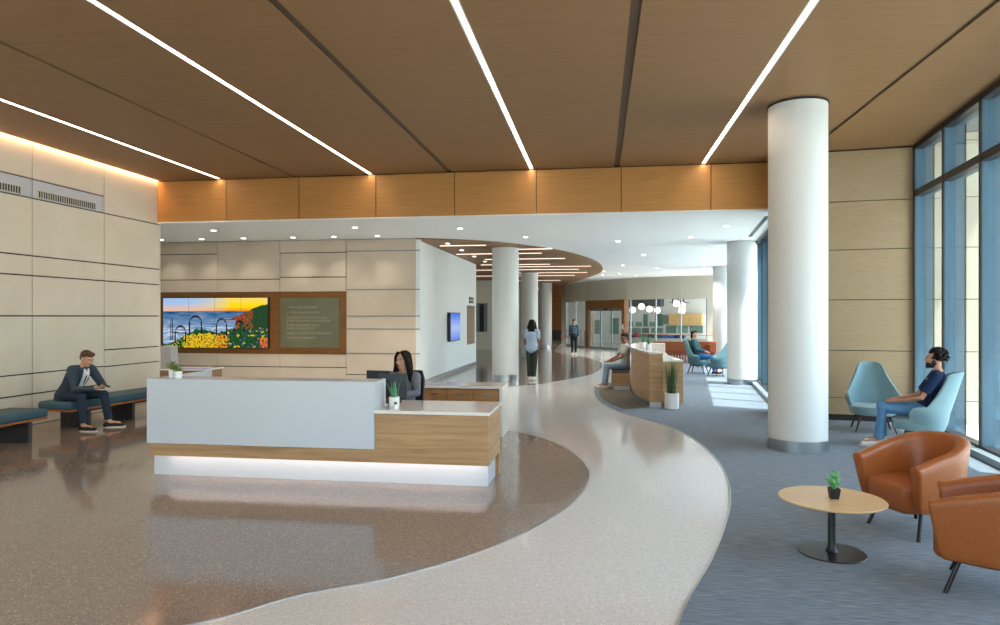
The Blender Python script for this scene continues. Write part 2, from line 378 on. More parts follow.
# exterior stone wall beyond the glass, same plane
b = B()
for k in range(6):
    for z0, z1 in ((-.2, .38), (.38, 1.18), (1.18, 2.03), (2.03, 2.87), (2.87, 3.68), (3.68, 4.6), (4.6, 5.3)):
        b.box(.12+k*1.5, .12+(k+1)*1.5-.012, .05, .1, z0+.006, z1-.006, t0)
b.mi = 1; b.box(.12, 9.2, .09, .5, -.3, 5.3, t0)
struct(b.make('wall_exterior', ['stone_out', 'joint']))
# ------------------------------------------------------------------ curtain walls
def curtain(P, s0, s1, ts, head, transoms, base, name, nm, fin=.14, top=None):
    mt = Matrix.Translation(P) @ Matrix.Rotation(-TH, 4, 'Z')
    fr = B(); fr.box(-.07, .07, s0, s1, 0, base, mt); fr.box(-.07, .07, s0, s1, head-.1, head, mt)
    for z in transoms: fr.box(-.07, .05, s0, s1, z-.05, z+.05, mt)
    for tt in ts: fr.box(-.075, -.055, tt-.03, tt+.03, 0, head, mt)
    w = fr.make(nm, 'mullion'); struct(w)
    f = B()
    for tt in ts: f.box(-.055, .06+fin, tt-.022, tt+.022, 0, head, mt)
    for z in transoms + [head-.05]: f.box(.06, .06+fin, s0, s1, z-.02, z+.03, mt)
    f.box(.06, .06+fin, s0, s1, -.1, .02, mt)
    f.make('fin', 'fin', w)
    f = B()
    for tt in ts: f.box(.06+fin, .08+fin, tt-.025, tt+.025, 0, head, mt)
    f.make('fin_cap', 'mullion', w)
    g = B(); g.box(.0, .012, s0, s1, base, head-.1, mt); g.make('glass_pane', 'glass', w)
    return w
curtain(CP, -16.2, -.0, [-.06-1.3*k for k in range(13)], CZ+.02, [3.75], .12, '', 'window_1')
curtain(FP, -2.8, 15.5, [-2.75+1.3*k for k in range(15)], LZ+.02, [], .12, '', 'window_2')
# sill ledges inside
b = B(); mt = Matrix.Translation(CP) @ Matrix.Rotation(-TH, 4, 'Z'); b.box(-.2, -.08, -16, -.1, 0, .09, mt); struct(b.make('trim_4', 'fin_in'))
b = B(); mt = Matrix.Translation(FP) @ Matrix.Rotation(-TH, 4, 'Z'); b.box(-.2, -.08, -2.7, 15.2, 0, .09, mt); struct(b.make('trim_5', 'fin_in'))
# unseen eave added outside near glass, sized to limit the sun patch indoors
b = B(); mt = Matrix.Translation(CP) @ Matrix.Rotation(-TH, 4, 'Z'); b.box(.12, 1.45, -16.2, 1.0, 4.72, 4.95, mt); struct(b.make('sun_limiting_eave', 'fin_in'))
# rear wall behind the camera: glazed entrance
b = B(); b.box(-9.2, 3.2, Y0-.1, Y0, 0, .12); b.box(-9.2, 3.2, Y0-.1, Y0, CZ-.15, CZ)
for k in range(10): x = -9.1+k*1.36; b.box(x-.03, x+.03, Y0-.12, Y0+.03, 0, CZ)
b.box(-9.2, 3.2, Y0-.1, Y0, 2.9, 3.0)
w = struct(b.make('window_3', 'mullion')); g = B(); g.box(-9.2, 3.1, Y0-.05, Y0-.04, .12, CZ-.15); g.make('glass_pane', 'glass', w)

# ------------------------------------------------------------------ lobby: ceiling, back wall, white wall
b = B(); b.prism([(-13, YF+.2), (gl(FP, 13.0), YF+.2), (gl(FP, 33), 33), (8, 34), (8, 56), (-13, 56)], LZ, LZ+.25)
struct(b.make('ceiling', 'ceil_white'))
can = spline([(-4.45, 16.05), (-3.3, 16.6), (-2.54, 17.3), (-1.62, 18.6), (-.87, 20.3), (-.2, 23.0), (.12, 26.1), (.05, 29.6), (-.7, 34.1), (-1.9, 40), (-2.6, 46)])
b = B(); b.prism(can + [(-8, 46), (-8, 24.3), (-4.45, 24.3)], LZ-.03, LZ-.005)
struct(b.make('ceiling', 'ceil_wood'))
cl = [(-4.23, -2.98, 17.7), (-4.3, -1.7, 20.15), (-3.75, -1.1, 22.1), (-4.3, -1.75, 24.45), (-5.1, -.8, 27.2), (-5.7, -1.1, 31.2), (-5.9, -2.0, 35.4), (-3.0, -1.3, 18.9), (-3.4, -.3, 25.6), (-4.6, -.5, 29.2)]
for i, (a, c, y) in enumerate(sorted(cl, key=lambda q: q[2])):
    b = B(); b.box(-(c-a)/2, (c-a)/2, -.035, .035, -.012, .006); o = b.make('linear_light', 'led_soft', loc=((a+c)/2, y, LZ-.029))
    tag(o, 'slim light bar in curved wood canopy, number %d counted from the nearest' % (i+1) if i else 'slim light bar in curved wood canopy, the short one nearest the stone wall', 'ceiling light', 'light bars in the curved canopy')
# back stone wall
b = B(); YB = 16.15
cols = [(-13.0, -11.36), (-11.36, -9.74), (-9.74, -8.02), (-8.02, -6.26), (-6.26, -4.46)]
def plB(a0, a1, z0, z1): b.box(a0, a1, YB, YB+.04, z0, z1)
for (a0, a1), js in zip(cols, ([3.36, 2.7, 2.37, .81, .47], [3.36, 2.70, 2.37, .81, .47], [2.70, 2.37, .81, .47], [3.36, 2.74, 2.37, .81, .47], [3.38, 2.42, 1.76, 1.44, .83, .3])):
    zz = [0] + sorted(js) + [LZ]
    for z0, z1 in zip(zz, zz[1:]):
        if a1 > -11 and a0 < -6.3 and abs(z0-.81) < .01: continue
        b.box(a0+.006, a1-.006, YB, YB+.04, z0+.011, z1-.011)
b.mi = 1; b.box(-13, -4.46, YB+.035, YB+.2, 0, LZ)
struct(b.make('wall_back', ['stone_warm', 'joint']))
# steel edge reveals at right end
b = B()
for z in (3.38, 2.42, 1.76, 1.44, .83): b.box(-6.26, -4.36, YB-.008, YB+.005, z-.012, z+.012)
struct(b.make('trim_6', 'fin_in'))
# frame of the screen and plaque
b = B(); b.box(-11.36, -7.99, YB-.02, YB+.04, .81, 2.37); b.box(-7.985, -6.26, YB-.025, YB+.04, .81, 2.37)
tag(b.make('wall_frame', 'wood_dark', bevel=.004), 'long brown wooden surround holding the video wall and green plaque', 'frame')
# white wall
b = B(); b.box(-4.47, -4.45, YB, 22.55, 0, LZ); b.box(-4.47, -4.45, 22.55, 24.08, 0, .78); b.box(-4.47, -4.45, 22.55, 24.08, 2.13, LZ); b.box(-4.47, -4.45, 24.05, 24.3, 0, LZ)
b.box(-7.0, -4.47, 24.2, 24.3, 0, LZ); b.box(-4.47, -4.36, YB+.04, YB+.1, 0, LZ)
b.mi = 1; b.box(-5.0, -4.95, 22.5, 24.2, .7, 2.2); b.box(-4.95, -4.47, 24.06, 24.1, .7, 2.2); b.box(-4.95, -4.47, 22.5, 22.55, .7, 2.2); b.box(-4.95, -4.47, 22.5, 24.1, .72, .78); b.box(-4.95, -4.47, 22.5, 24.1, 2.13, 2.17)
struct(b.make('wall_white', ['white', 'stone_warm']))
b = B(); b.box(-4.45, -4.43, YB+.1, 24.3, 0, .12); struct(b.make('baseboard_left', 'steel'))
b = B(); b.box(-4.8, -4.6, 22.8, 22.95, .78, .95); b.box(-4.74, -4.66, 22.85, 22.9, .95, 1.12)
tag(b.make('desk_phone', 'black', bevel=.006), 'small black device in the beige alcove of the white wall', 'device')

# ------------------------------------------------------------------ video wall
def pic(s, t):
    """coastal sunset: s 0..1 left-right, t 0..1 bottom-top"""
    N = lambda a, b_, c=0: noise.noise(Vector((s*a, t*b_, c)))
    n = N(26, 12, 3); n2 = N(60, 30, 9); n3 = N(95, 45, 5); hz = .735
    hill = .60+.27*min(1, max(0, s-.72)/.24)**.75+.02*n if s > .70 else -1
    veg = .07+.30*max(0, min(1, (s-.06)/.26))-.06*max(0, min(1, (s-.38)/.15))+.07*max(0, min(1, (s-.55)/.1))+.035*n+.02*n3
    if s > .72: veg = .40+.06*n
    if .55 < s < .80 and .555+.02*n < t < .575+.10*max(0, s-.64)/.12:
        return (.22, .04, .03) if n2 > -.1 else (.45, .10, .02)
    for cx, w, top, bot in ((.085, .014, .56, .16), (.17, .052, .43, .10), (.315, .060, .63, .30), (.565, .050, .575, .26), (.735, .045, .53, .33)):
        x = (s-cx)/w; bot = min(bot, veg+.02) if w > .02 else bot
        if abs(x) < 1.1 and t > bot-.02:
            arc = top-.14+.14*math.sqrt(max(0, 1-min(1, x*x)))
            if -.02 < t-arc < .022 or ((.84 if w > .02 else .45) < abs(x) < 1.1 and t < arc): return (.02, .015, .02)
    if .1 < s < .24 and .29 < t < .31: return (.02, .015, .02)
    if t < veg:
        fl_ = .30+.05*n-.06*abs(s-.42)*4
        if .20 < s < .62 and t < fl_ and n2+.5*n3 > -.22:
            if s > .52 and n > -.15: return (.75, .26, .02)
            return (.72, .42, .01) if n3 < .1 else (.86, .60, .03)
        if s < .24 and n2 > .25: return (.55, .45, .03)
        if s > .60:
            if N(40, 22, 14) > .33: return (.12, .10, .32)
            if N(34, 18, 21) > .36: return (.70, .50, .03)
            if s > .93 and t < .2 and n2 > -.2: return (.75, .16, .03)
        return (.012+.03*max(0, n3), .05+.09*max(0, n2+.3), .02)
    if t < hill:
        if s < .86 and n < .12: return (.30, .09, .03) if n2 > 0 else (.16, .06, .03)
        return (.02+.02*max(0, n3), .06+.07*max(0, n2), .025)
    if t < hz:
        d = (hz-t)/hz; w = N(7, 55, 1)+.5*N(20, 90, 7)
        c = Vector((.05, .14, .30)).lerp(Vector((.28, .42, .62)), min(1, d*1.6))+Vector((1, 1, 1))*.16*w
        if d > .42 and w > .14: c = Vector((.62, .70, .82))
        return tuple(max(.01, x) for x in c)
    u = (t-hz)/(1-hz); sx = math.exp(-((s-.80)/.30)**2)
    a = Vector((.90, .50, .30)).lerp(Vector((.36, .55, .85)), min(1, u*1.5))
    bb = Vector((.95, .22, .01)).lerp(Vector((1.0, .72, .01)), min(1, u*3.2)).lerp(Vector((.95, .72, .30)), max(0, u-.5)*1.1)
    return tuple(a.lerp(bb, min(1, sx*1.3)))
pm = bpy.data.materials.new('screen_picture'); pm.use_nodes = True; t = pm.node_tree; t.nodes.clear()
o_ = t.nodes.new('ShaderNodeOutputMaterial'); e_ = t.nodes.new('ShaderNodeEmission'); a_ = t.nodes.new('ShaderNodeVertexColor'); a_.layer_name = 'picture'
t.links.new(a_.outputs[0], e_.inputs[0]); e_.inputs[1].default_value = 1.0; t.links.new(e_.outputs[0], o_.inputs[0])
def picture_mesh(name, fn, x0, x1, z0, z1, s0, s1, nx, nz, parent, axis='x', y=0):
    me = bpy.data.meshes.new(name); vs = []; fs = []
    for j in range(nz+1):
        for i in range(nx+1):
            a = x0+(x1-x0)*i/nx; z = z0+(z1-z0)*j/nz; vs.append((a, y, z) if axis == 'x' else (y, a, z))
    cc = []
    for j in range(nz):
        for i in range(nx):
            k = j*(nx+1)+i; fs.append((k, k+1, k+nx+2, k+nx+1)); cc.append(fn(s0+(s1-s0)*(i+.5)/nx, (j+.5)/nz))
    me.from_pydata(vs, [], fs); ca = me.color_attributes.new('picture', 'FLOAT_COLOR', 'CORNER')
    for f, c in zip(me.polygons, cc):
        for li in f.loop_indices: ca.data[li].color = (*c, 1)
    me.materials.append(pm); o = bpy.data.objects.new(name, me); COL.objects.link(o); o.parent = parent; return o
t = thing('video_wall', 'large video wall showing a sunset over the sea with yellow flowers', 'screen', (-9.755, YB-.02, .95))
b = B(); b.box(-1.46, 1.47, -.06, 0, -.015, 1.29); b.make('housing', 'black', t, bevel=.004)
for k in range(4):
    picture_mesh('screen', pic, -1.445+k*.7225+.003, -1.445+(k+1)*.7225-.003, .0, 1.275, k/4, (k+1)/4, 56, 98, t, y=-.0615)
# donor plaque
t = thing('donor_plaque', 'grey-green glass plaque with rows of pale capital lettering', 'sign', (-7.205, YB-.0255, 1.59))
b = B(); b.box(-.785, .785, -.02, 0, -.63, .63); b.make('panel', 'plaque', t, bevel=.003)
def text(body, size, m, parent, loc, rot=(PI/2, 0, 0), ext=.002, name='lettering', align='LEFT'):
    c = bpy.data.curves.new(name, 'FONT'); c.body = body; c.size = size; c.extrude = ext; c.align_x = align
    o = bpy.data.objects.new('tmp', c); COL.objects.link(o); bpy.context.view_layer.update()
    me = bpy.data.meshes.new_from_object(o.evaluated_get(bpy.context.evaluated_depsgraph_get())); bpy.data.objects.remove(o)
    me.materials.clear(); me.materials.append(M[m]); me.name = name
    n = bpy.data.objects.new(name, me); COL.objects.link(n); n.location = loc; n.rotation_euler = rot
    if parent: n.parent = parent
    return n
for s_, z in (('ANNE & BILL VAUGHAN', .37), ('J. TORAN & JAMES POOLEY', .235), ('DOLORES R. STEWART, SR & IRA', .11), ('& THE TIMM FAMILY FOUNDATION', .03), ('JANET & GEOFFREY STACK', -.085), ('FAMILY FOUNDATION', -.165), ('SUSAN & GUS STUYVIE AND FAMILY', -.285), ('PAUL & JANE BARTLETT', -.40)):
    text(s_, .073, 'gold', t, (-.60, -.021, z))
# wall display
t = thing('wall_display', 'portrait blue screen mounted on the white wall', 'screen', (-4.45, 20.2, 1.0))
b = B(); b.box(.02, .11, -.7, .72, .0, .87); b.make('housing', 'black', t, bevel=.005)
def pic2(s, tt):
    if abs(tt-.5) < .012 and .25 < s < .75: return (.05, .08, .2)
    c = Vector((.45, .55, .9)).lerp(Vector((.08, .2, .85)), min(1, abs(tt-.45)*1.9)); return tuple(c)
picture_mesh('screen', pic2, -.66, .70, .03, .84, 0, 1, 12, 40, t, axis='y', y=.1115)
t = thing('wall_sign', 'pair of small dark signs above the alcove on white wall', 'sign', (-4.45, 23.35, 2.28))
for z in (-.02, .1):
    b = B(); b.box(0, .02, -.42, .35, z-.045, z+.045); p = b.make('sign_plate', 'black', t)
# ------------------------------------------------------------------ far area
b = B()
b.box(-7.2, -5.45, 35.0, 35.1, 0, LZ)                       # beige far-left wall
b.box(-5.45, -4.9, 35.0, 35.1, 2.75, LZ); b.box(-4.9, -4.75, 35, 35.1, 0, LZ)
struct(b.make('wall_far', 'offwhite'))
b = B(); b.box(-7.2, -7.1, 24.3, 35, 0, LZ); struct(b.make('wall_side', 'offwhite'))
t = thing('interior_window', 'narrow dark framed window in the beige wall beyond first column', 'window', (-6.1, 35.0, .9))
b = B(); b.box(-.3, .3, -.05, 0, 0, 1.55); b.make('frame', 'fin_in', t); b = B(); b.box(-.12, .12, -.06, -.05, .05, 1.5); b.make('pane', 'black', t)
b = B(); b.box(-6.9, -5.5, 34.7, 35.0, .86, .94); tag(b.make('wall_shelf', 'offwhite'), 'pale ledge under the dark far window', 'shelf')
b = B(); b.box(-5.6, -4.2, 38, 38.1, 0, LZ); struct(b.make('wall_niche', 'stone_warm'))
b = B(); b.box(-5.4, -4.6, 37.2, 37.9, 0, .5); b.box(-5.4, -4.6, 37.75, 37.95, .5, 1.0)
tag(b.make('armchair', 'rust', bevel=.08), 'tiny rust coloured armchair glimpsed in the far doorway', 'chair')
# dark wood end wall of corridor
b = B()
for k in range(7): b.box(-9, 2, 50, 50.05, .75+k*.42, .75+(k+1)*.42-.02)
b.mi = 1; b.box(-9, 2, 50.03, 50.2, 0, 3.7); b.box(-9, 2, 49.98, 50.03, 0, .7)
struct(b.make('wall_end', ['wood_dark', 'joint']))
b = B(); b.box(-3.45, -3.3, 44, 44.15, 0, LZ); b.box(-3.75, -3.45, 43.9, 44.2, 0, LZ); struct(b.make('trim_7', 'white'))
b = B(); b.prism([(-13, 40), (8, 40), (8, 50), (-13, 50)], LZ-.02, LZ-.01); struct(b.make('ceiling', 'ceil_wood'))

b = B(); b.box(-13.1, -13, 12.7, 16.4, 0, LZ); b.box(-13.1, -9.2, 12.75, 12.85, 0, LZ+.2); struct(b.make('wall_alcove', 'offwhite'))
b = B(); b.box(-9.1, -9, 24.3, 56, 0, LZ); struct(b.make('wall_corridor', 'offwhite'))
# glazed curved wall of the far room
def S2W(u, Z):
    xc = (u-500)/675*Z; return Vector((xc*math.cos(PSI)-Z*math.sin(PSI), xc*math.sin(PSI)+Z*math.cos(PSI), 0))
WP = [S2W(565, 41), S2W(586, 37.4), S2W(608, 35.4), S2W(627, 34.2), S2W(655, 33), S2W(680, 32.2), S2W(706, 31.6), S2W(722, 31.3), S2W(760, 30.8)]
def wallseg(b, a, c, z0, z1, th=.12, off=0):
    d = (c-a).normalized(); n = Vector((-d.y, d.x, 0)); A = a+n*off; Cc = c+n*off
    b.prism([(A.x, A.y), (Cc.x, Cc.y), (Cc.x+n.x*th, Cc.y+n.y*th), (A.x+n.x*th, A.y+n.y*th)], z0, z1)
HD = 2.6
b = B()
for a, c in zip(WP, WP[1:]): wallseg(b, a, c, HD, LZ)
wallseg(b, WP[7], WP[8], 0, HD); wallseg(b, WP[6], WP[6].lerp(WP[7], .6), 0, HD, .12)
wallseg(b, WP[0]+Vector((-.2, .2, 0)), WP[0], 0, LZ)
struct(b.make('wall_gallery', 'band_wall'))
b = B(); wallseg(b, WP[0], WP[1], .1, HD, .02, .05); [wallseg(b, a, c, .1, HD, .02, .05) for a, c in zip(WP[3:6], WP[4:7])]
w = b.make('window_4', 'glass_in'); struct(w)
b = B()
for p in [WP[0], WP[0].lerp(WP[1], .5), WP[3].lerp(WP[4], .1), WP[4], WP[5], WP[6]]: wallseg(b, p, p+(WP[4]-WP[3]).normalized()*.05, 0, HD, .08)
[wallseg(b, a, c, 0, .1, .08, .02) for a, c in list(zip(WP[3:6], WP[4:7]))+[(WP[0], WP[1])]]
b.make('window_frame', 'fin_in', w)
# wood portal with glass sliding doors
pa, pb = WP[1], WP[3].lerp(WP[4], -.08)
D = (pb-pa); Lp = D.length; ang = math.atan2(D.y, D.x)
t = thing('entrance_portal', 'orange-brown wooden portal with sliding glass doors in the far wall', 'doorway', tuple(pa-Vector((0, .05, 0))), ang)
b = B(); b.box(0, .3, -.05, .25, 0, 2.62); b.box(Lp-.22, Lp, -.05, .25, 0, 2.62); b.box(.3, Lp-.22, -.05, .25, 2.17, 2.62); b.make('door_frame', 'wood_dark', t, bevel=.01)
b = B(); b.box(.3, Lp-.22, .05, .12, 2.05, 2.17); b.make('track', 'fin_in', t)
for k in range(3):
    x0 = .32+k*(Lp-.56)/3; x1 = x0+(Lp-.56)/3
    f = B(); f.box(x0, x0+.045, .06, .1, 0, 2.05); f.box(x1-.045, x1, .06, .1, 0, 2.05); f.box(x0, x1, .06, .1, 0, .12); d = f.make('door', 'fin_in', t)
    f = B(); f.box(x0+.045, x1-.045, .075, .085, .12, 2.05); f.make('pane', 'glass_in', d)
b = B(); b.box(Lp/2-.02, Lp/2+.12, -.02, .05, 2.08, 2.17); b.make('sensor', 'black', t)
b = B(); b.box(Lp-.15, Lp-.05, -.07, -.05, 1.1, 1.35); b.make('switch_plate', 'white', t)
# handrails
t = thing('handrail', 'two-bar wooden handrail in front of left gallery glass', 'handrail', (0, 0, 0))
for z in (.55, .95):
    b = B(); wallseg(b, WP[0], WP[1], z-.02, z+.02, .05, -.3); b.make('rail', 'edge_wood', t)
for f in (.05, .5, .95):
    b = B(); p = WP[0].lerp(WP[1], f); b.box(p.x-.03, p.x+.03, p.y-.33, p.y-.27, 0, .95); b.make('post', 'fin_in', t)
t = thing('handrail', 'single wooden handrail in front of right gallery glass', 'handrail', (0, 0, 0))
for a, c in zip(WP[3:7], WP[4:8]):
    b = B(); wallseg(b, a, c, .86, .89, .05, -.25); b.make('rail', 'edge_wood', t)
for p in WP[4:7]:
    b = B(); b.box(p.x-.03, p.x+.03, p.y-.3, p.y-.22, 0, .84); b.make('post', 'fin_in', t)
# room behind the glass
GA, GBp = S2W(560, 47.5), S2W(735, 40.5)
D = (GBp-GA); LG = D.length; ga = math.atan2(D.y, D.x); mg = Matrix.Translation(GA) @ Matrix.Rotation(ga, 4, 'Z')
def gx(u):   # distance along the gallery back wall seen at column u
    p0 = GA; d = D.normalized(); dx = (u-500)/675; r = Vector((dx*math.cos(PSI)-math.sin(PSI), dx*math.sin(PSI)+math.cos(PSI), 0))
    det = d.x*(-r.y)+r.x*d.y; return (-p0.x*(-r.y)-r.x*p0.y)/det if abs(det) > 1e-9 else 0
def gx(u):
    d = D.normalized(); dx = (u-500)/675; r = Vector((dx*math.cos(PSI)-math.sin(PSI), dx*math.sin(PSI)+math.cos(PSI), 0))
    # GA + t d = s r
    t_ = (GA.x*r.y-GA.y*r.x)/(d.y*r.x-d.x*r.y); s_ = (GA+d*t_).dot(r)/r.dot(r); return t_, s_
def gz(u, v): t_, s_ = gx(u); return 1.75-(v-316.5)/675*s_
b = B(); b.box(.2, LG+1, 0, .15, 0, LZ, mg); wallseg(b, WP[0]+Vector((.15, .1, 0)), GA+D.normalized()*.25, 0, LZ, .1); struct(b.make('wall_room', 'white'))
def gbox(u0, u1, v0, v1, m, name, label, cat, depth=.12, group=None, off=0, base=None, hgt=None):
    """box on (or off metres in front of) the far room's back wall, spanning columns u0..u1 and rows v0..v1"""
    n_ = mg.to_3x3() @ Vector((0, -1, 0)); d = D.normalized(); G0 = GA+n_*off
    def hit(u):
        dx = (u-500)/675; r = Vector((dx*math.cos(PSI)-math.sin(PSI), dx*math.sin(PSI)+math.cos(PSI), 0))
        t_ = (G0.x*r.y-G0.y*r.x)/(d.y*r.x-d.x*r.y); return t_, (G0+d*t_).dot(r)/r.dot(r)
    x0, x1 = hit(u0)[0], hit(u1)[0]; s_ = hit((u0+u1)/2)[1]
    z1, z0 = 1.75-(v0-316.5)/675*s_, 1.75-(v1-316.5)/675*s_
    if base is not None: z0 = base; z1 = base+hgt
    b = B(); b.box(-(x1-x0)/2, (x1-x0)/2, 0.004, depth, 0, z1-z0)
    o = b.make(name, m); o.location = G0+d*(x0+x1)/2-n_*(0 if off else -depth-.004)*1.0; o.location.z = z0; o.rotation_euler.z = ga
    tag(o, label, cat, group); return o
gbox(629, 664, 299, 306.5, 'grey_dark', 'soffit_box', 'dark grey bulkhead box high behind the gallery glass', 'bulkhead', .6)
gbox(671, 704, 314, 325, 'cab_wood', 'wall_cabinet', 'blond wooden wall cabinets at right behind gallery glass', 'cabinet', .4)
gbox(664, 670.5, 315, 324, 'green_panel2', 'open_shelf', 'dark recessed shelf left of the blond cabinets', 'shelf', .25)
rows = [(629, 633, 322, 326.5), (636, 642, 322, 326.5), (643.5, 648, 314, 326.5), (650, 656, 322, 326.5), (658, 663, 314, 326), (629, 641, 328, 333), (642, 649, 328, 333), (651.5, 663, 328, 333), (666, 676, 326, 333), (678, 688, 326, 333), (690, 703, 326, 333), (595, 600, 320, 334), (611, 619, 318, 334)]
pos = ['at the left edge, upper row', 'second in upper row', 'tall one left of centre', 'small one under the globes', 'tall one beside the dark shelf', 'wide one in lower row, left edge', 'second in lower row', 'third in lower row', 'left one below the cabinets', 'middle one below the cabinets', 'right one below the cabinets', 'narrow one behind the sliding doors', 'tall one behind the sliding doors']
for i, (u0, u1, v0, v1) in enumerate(rows):
    gbox(u0, u1, v0, v1, 'green_panel' if i % 2 else 'green_panel2', 'display_board', 'grey-green display board behind gallery glass, '+pos[i], 'board', .05, 'display boards in the far room')
cards = [(634, 635.3, 321, 327, 'left, upper row'), (657, 657.8, 320, 327, 'beside the tall board'), (641.3, 642, 327, 333, 'lower row, left'), (649.5, 651, 327, 333, 'lower row, middle'), (664, 665.5, 325, 333, 'under the dark shelf'), (677, 677.8, 325, 333, 'left gap below cabinets'), (688.5, 689.5, 325, 333, 'right gap below cabinets')]
for u0, u1, v0, v1, w_ in cards: gbox(u0, u1, v0, v1, 'shirt_white', 'white_card', 'narrow white card between the display boards, '+w_, 'card', .07, 'white cards between the boards')
mgn = mat('magenta_plastic', '#b3326e', .5); mb = mat('cobalt_cover', '#2260a8', .5); mn = mat('navy_cover', '#14284a', .5); mgr = mat('teal_cover', '#1f6a60', .5)
ct = gbox(629, 706, 338, 349, 'band_wall', 'display_counter', 'long low grey counter carrying coloured boxes in the far room', 'counter', .9, off=1.8, base=0, hgt=.42)
gbox(633.5, 638, 0, 0, mgn, 'box', 'magenta box on the counter at left in the far room', 'box', .3, off=1.2, base=.423, hgt=.3)
for i, (u0, u1, m_, c_) in enumerate(((629.5, 633, mn, 'navy box at the left end'), (639.5, 645.5, mgr, 'green box, second along'), (647.5, 653, mn, 'dark navy box left of the green ones'), (653.4, 660, mgr, 'dark green box in the middle'), (661, 667, mb, 'cobalt blue box beside the bright blue one'), (667.5, 673.5, mb, 'bright blue box'), (675, 684, mn, 'navy box left of the seated woman'))):
    gbox(u0, u1, 0, 0, m_, 'storage_box', c_+' on the far counter', 'box', .3, 'coloured boxes on the far counter', off=1.7, base=.423, hgt=.2)
# globe pendants
for i, (u, v, Z) in enumerate(((632.5, 310, 38), (641.5, 306.5, 38), (649.5, 309, 38), (657.3, 310.3, 38), (676.5, 303.5, 37), (682, 305.5, 36), (682, 310.5, 34.9))):
    p = S2W(u, Z); z = 1.75-(v-316.5)/675*Z
    lb = ['leftmost of the four low ones', 'second from left, slightly higher', 'third from left', 'fourth, left of the cluster', 'upper globe of the right-hand cluster', 'right globe of the right-hand cluster', 'lowest globe of the right-hand cluster'][i]
    t = thing('globe_pendant', 'glowing white globe pendant behind glass, '+lb, 'pendant light', (p.x, p.y, z), group='globe pendants in the far room')
    b = B(); b.ell((0, 0, 0), (.17, .17, .17), 10); b.make('globe', 'globe', t, smooth=True)
    b = B(); b.tube([(0, 0, .15), (0, 0, LZ-z)], .012, 6); b.make('cord', 'black', t)
b = B(); p = S2W(678, 37); b.box(p.x-.7, p.x+.9, p.y-.1, p.y+.1, 2.72, 2.76); b.box(p.x-.5, p.x+.6, p.y-.05, p.y+.05, 2.5, 2.53)
for dx in (-.3, 0, .3): b.box(p.x+dx-.03, p.x+dx+.03, p.y-.1, p.y-.04, 2.45, LZ)
tag(b.make('ceiling_rack', 'black'), 'dark metal rack above the right-hand globe cluster', 'rack')

# ------------------------------------------------------------------ downlights of the lobby ceiling
dl = [(-8.57, 14.07, 'left, near the stone side wall'), (-5.24, 14.04, 'above the video wall lobby, middle'), (-3.02, 14.53, 'right of the stone wall end'), (-1.77, 16.34, 'above the first column'), (.48, 17.56, 'right of the curved canopy tip'), (2.2, 16.92, 'left of the slot diffuser'), (2.68, 14.95, 'nearest the fascia at right'),
      (1.39, 21.6, 'third row, left'), (2.32, 27.7, 'far middle'), (.89, 25.8, 'far left beside the canopy'), (3.34, 22.9, 'behind the big far column'), (3.2, 20.23, 'left of the far column head'), (3.9, 26.4, 'far right near glass'), (4.0, 30.6, 'farthest right'), (2.79, 30.3, 'second farthest right'), (1.7, 32.4, 'near the gallery wall, right'), (.9, 30.8, 'near the gallery wall, middle'), (.15, 31.6, 'near the gallery wall, left'), (.2, 29.0, 'by the canopy far edge'), (-1.0, 34.6, 'in front of the wooden portal'), (-2.3, 38.6, 'at the corridor mouth')]
LAMP = []
proto = None
for i, (x, y, w_) in enumerate(dl):
    lb = 'round recessed downlight in the white ceiling, '+w_
    if proto is None:
        proto = thing('downlight', lb, 'ceiling light', (x, y, LZ), group='downlights in the white lobby ceiling')
        b = B(); b.lathe([(.05, 0), (.075, -.004), (.08, 0), (.08, .01), (.05, .01)], n=24); b.make('trim_ring', 'white', proto)
        b = B(); b.lathe([(.055, -.003), (.055, .0)], n=24); b.make('lens', 'bulb', proto)
    else: dup(proto, (x, y, LZ), 0, lb)
    LAMP.append((x, y, 0))
ww = ['leftmost', 'second from left', 'third from left', 'fourth from left', 'fifth from left', 'rightmost']
for i, x in enumerate((-10.91, -9.81, -8.69, -7.4, -6.35, -5.26)):
    dup(proto, (x, 15.58, LZ), 0, 'small wall-washer downlight along the back stone wall, %s of the row' % ww[i], 'wall washers by the stone wall'); LAMP.append((x, 15.58, 1))
for i, y in enumerate((17.2, 19.0, 21.0, 23.0)):
    dup(proto, (-3.9, y, LZ-.03), 0, 'wall-washer downlight beside the white wall, %s' % ['nearest', 'second along', 'third along', 'farthest'][i], 'wall washers by the white wall'); LAMP.append((-3.9, y, 1))
for i, (x, y) in enumerate(((-4.6, 41.5), (-3.0, 43), (-4.2, 47))):  # unseen downlights added to brighten the dark far corridor
    dup(proto, (x, y, LZ-.03), 0, 'added fill downlight %s' % ['at the mouth of the dark wood corridor', 'in the corridor ceiling, middle', 'at the dark end wall'][i], 'downlights added to brighten the corridor'); LAMP.append((x, y, 0))
for i, (x, y, k) in enumerate(LAMP):
    L_ = bpy.data.lights.new('downlight_beam', 'SPOT'); L_.energy = (260 if y > 24 else 200) if not k else 26; L_.spot_size = R(110 if not k else 85); L_.spot_blend = .8; L_.shadow_soft_size = .06; L_.color = (1, .9, .78)
    o = bpy.data.objects.new('downlight_beam', L_); COL.objects.link(o); o.location = (x, y, LZ-.07)
    if k and y < 16: o.rotation_euler = (R(12), 0, 0)
    if k and y > 16: o.rotation_euler = (0, R(-10), 0)
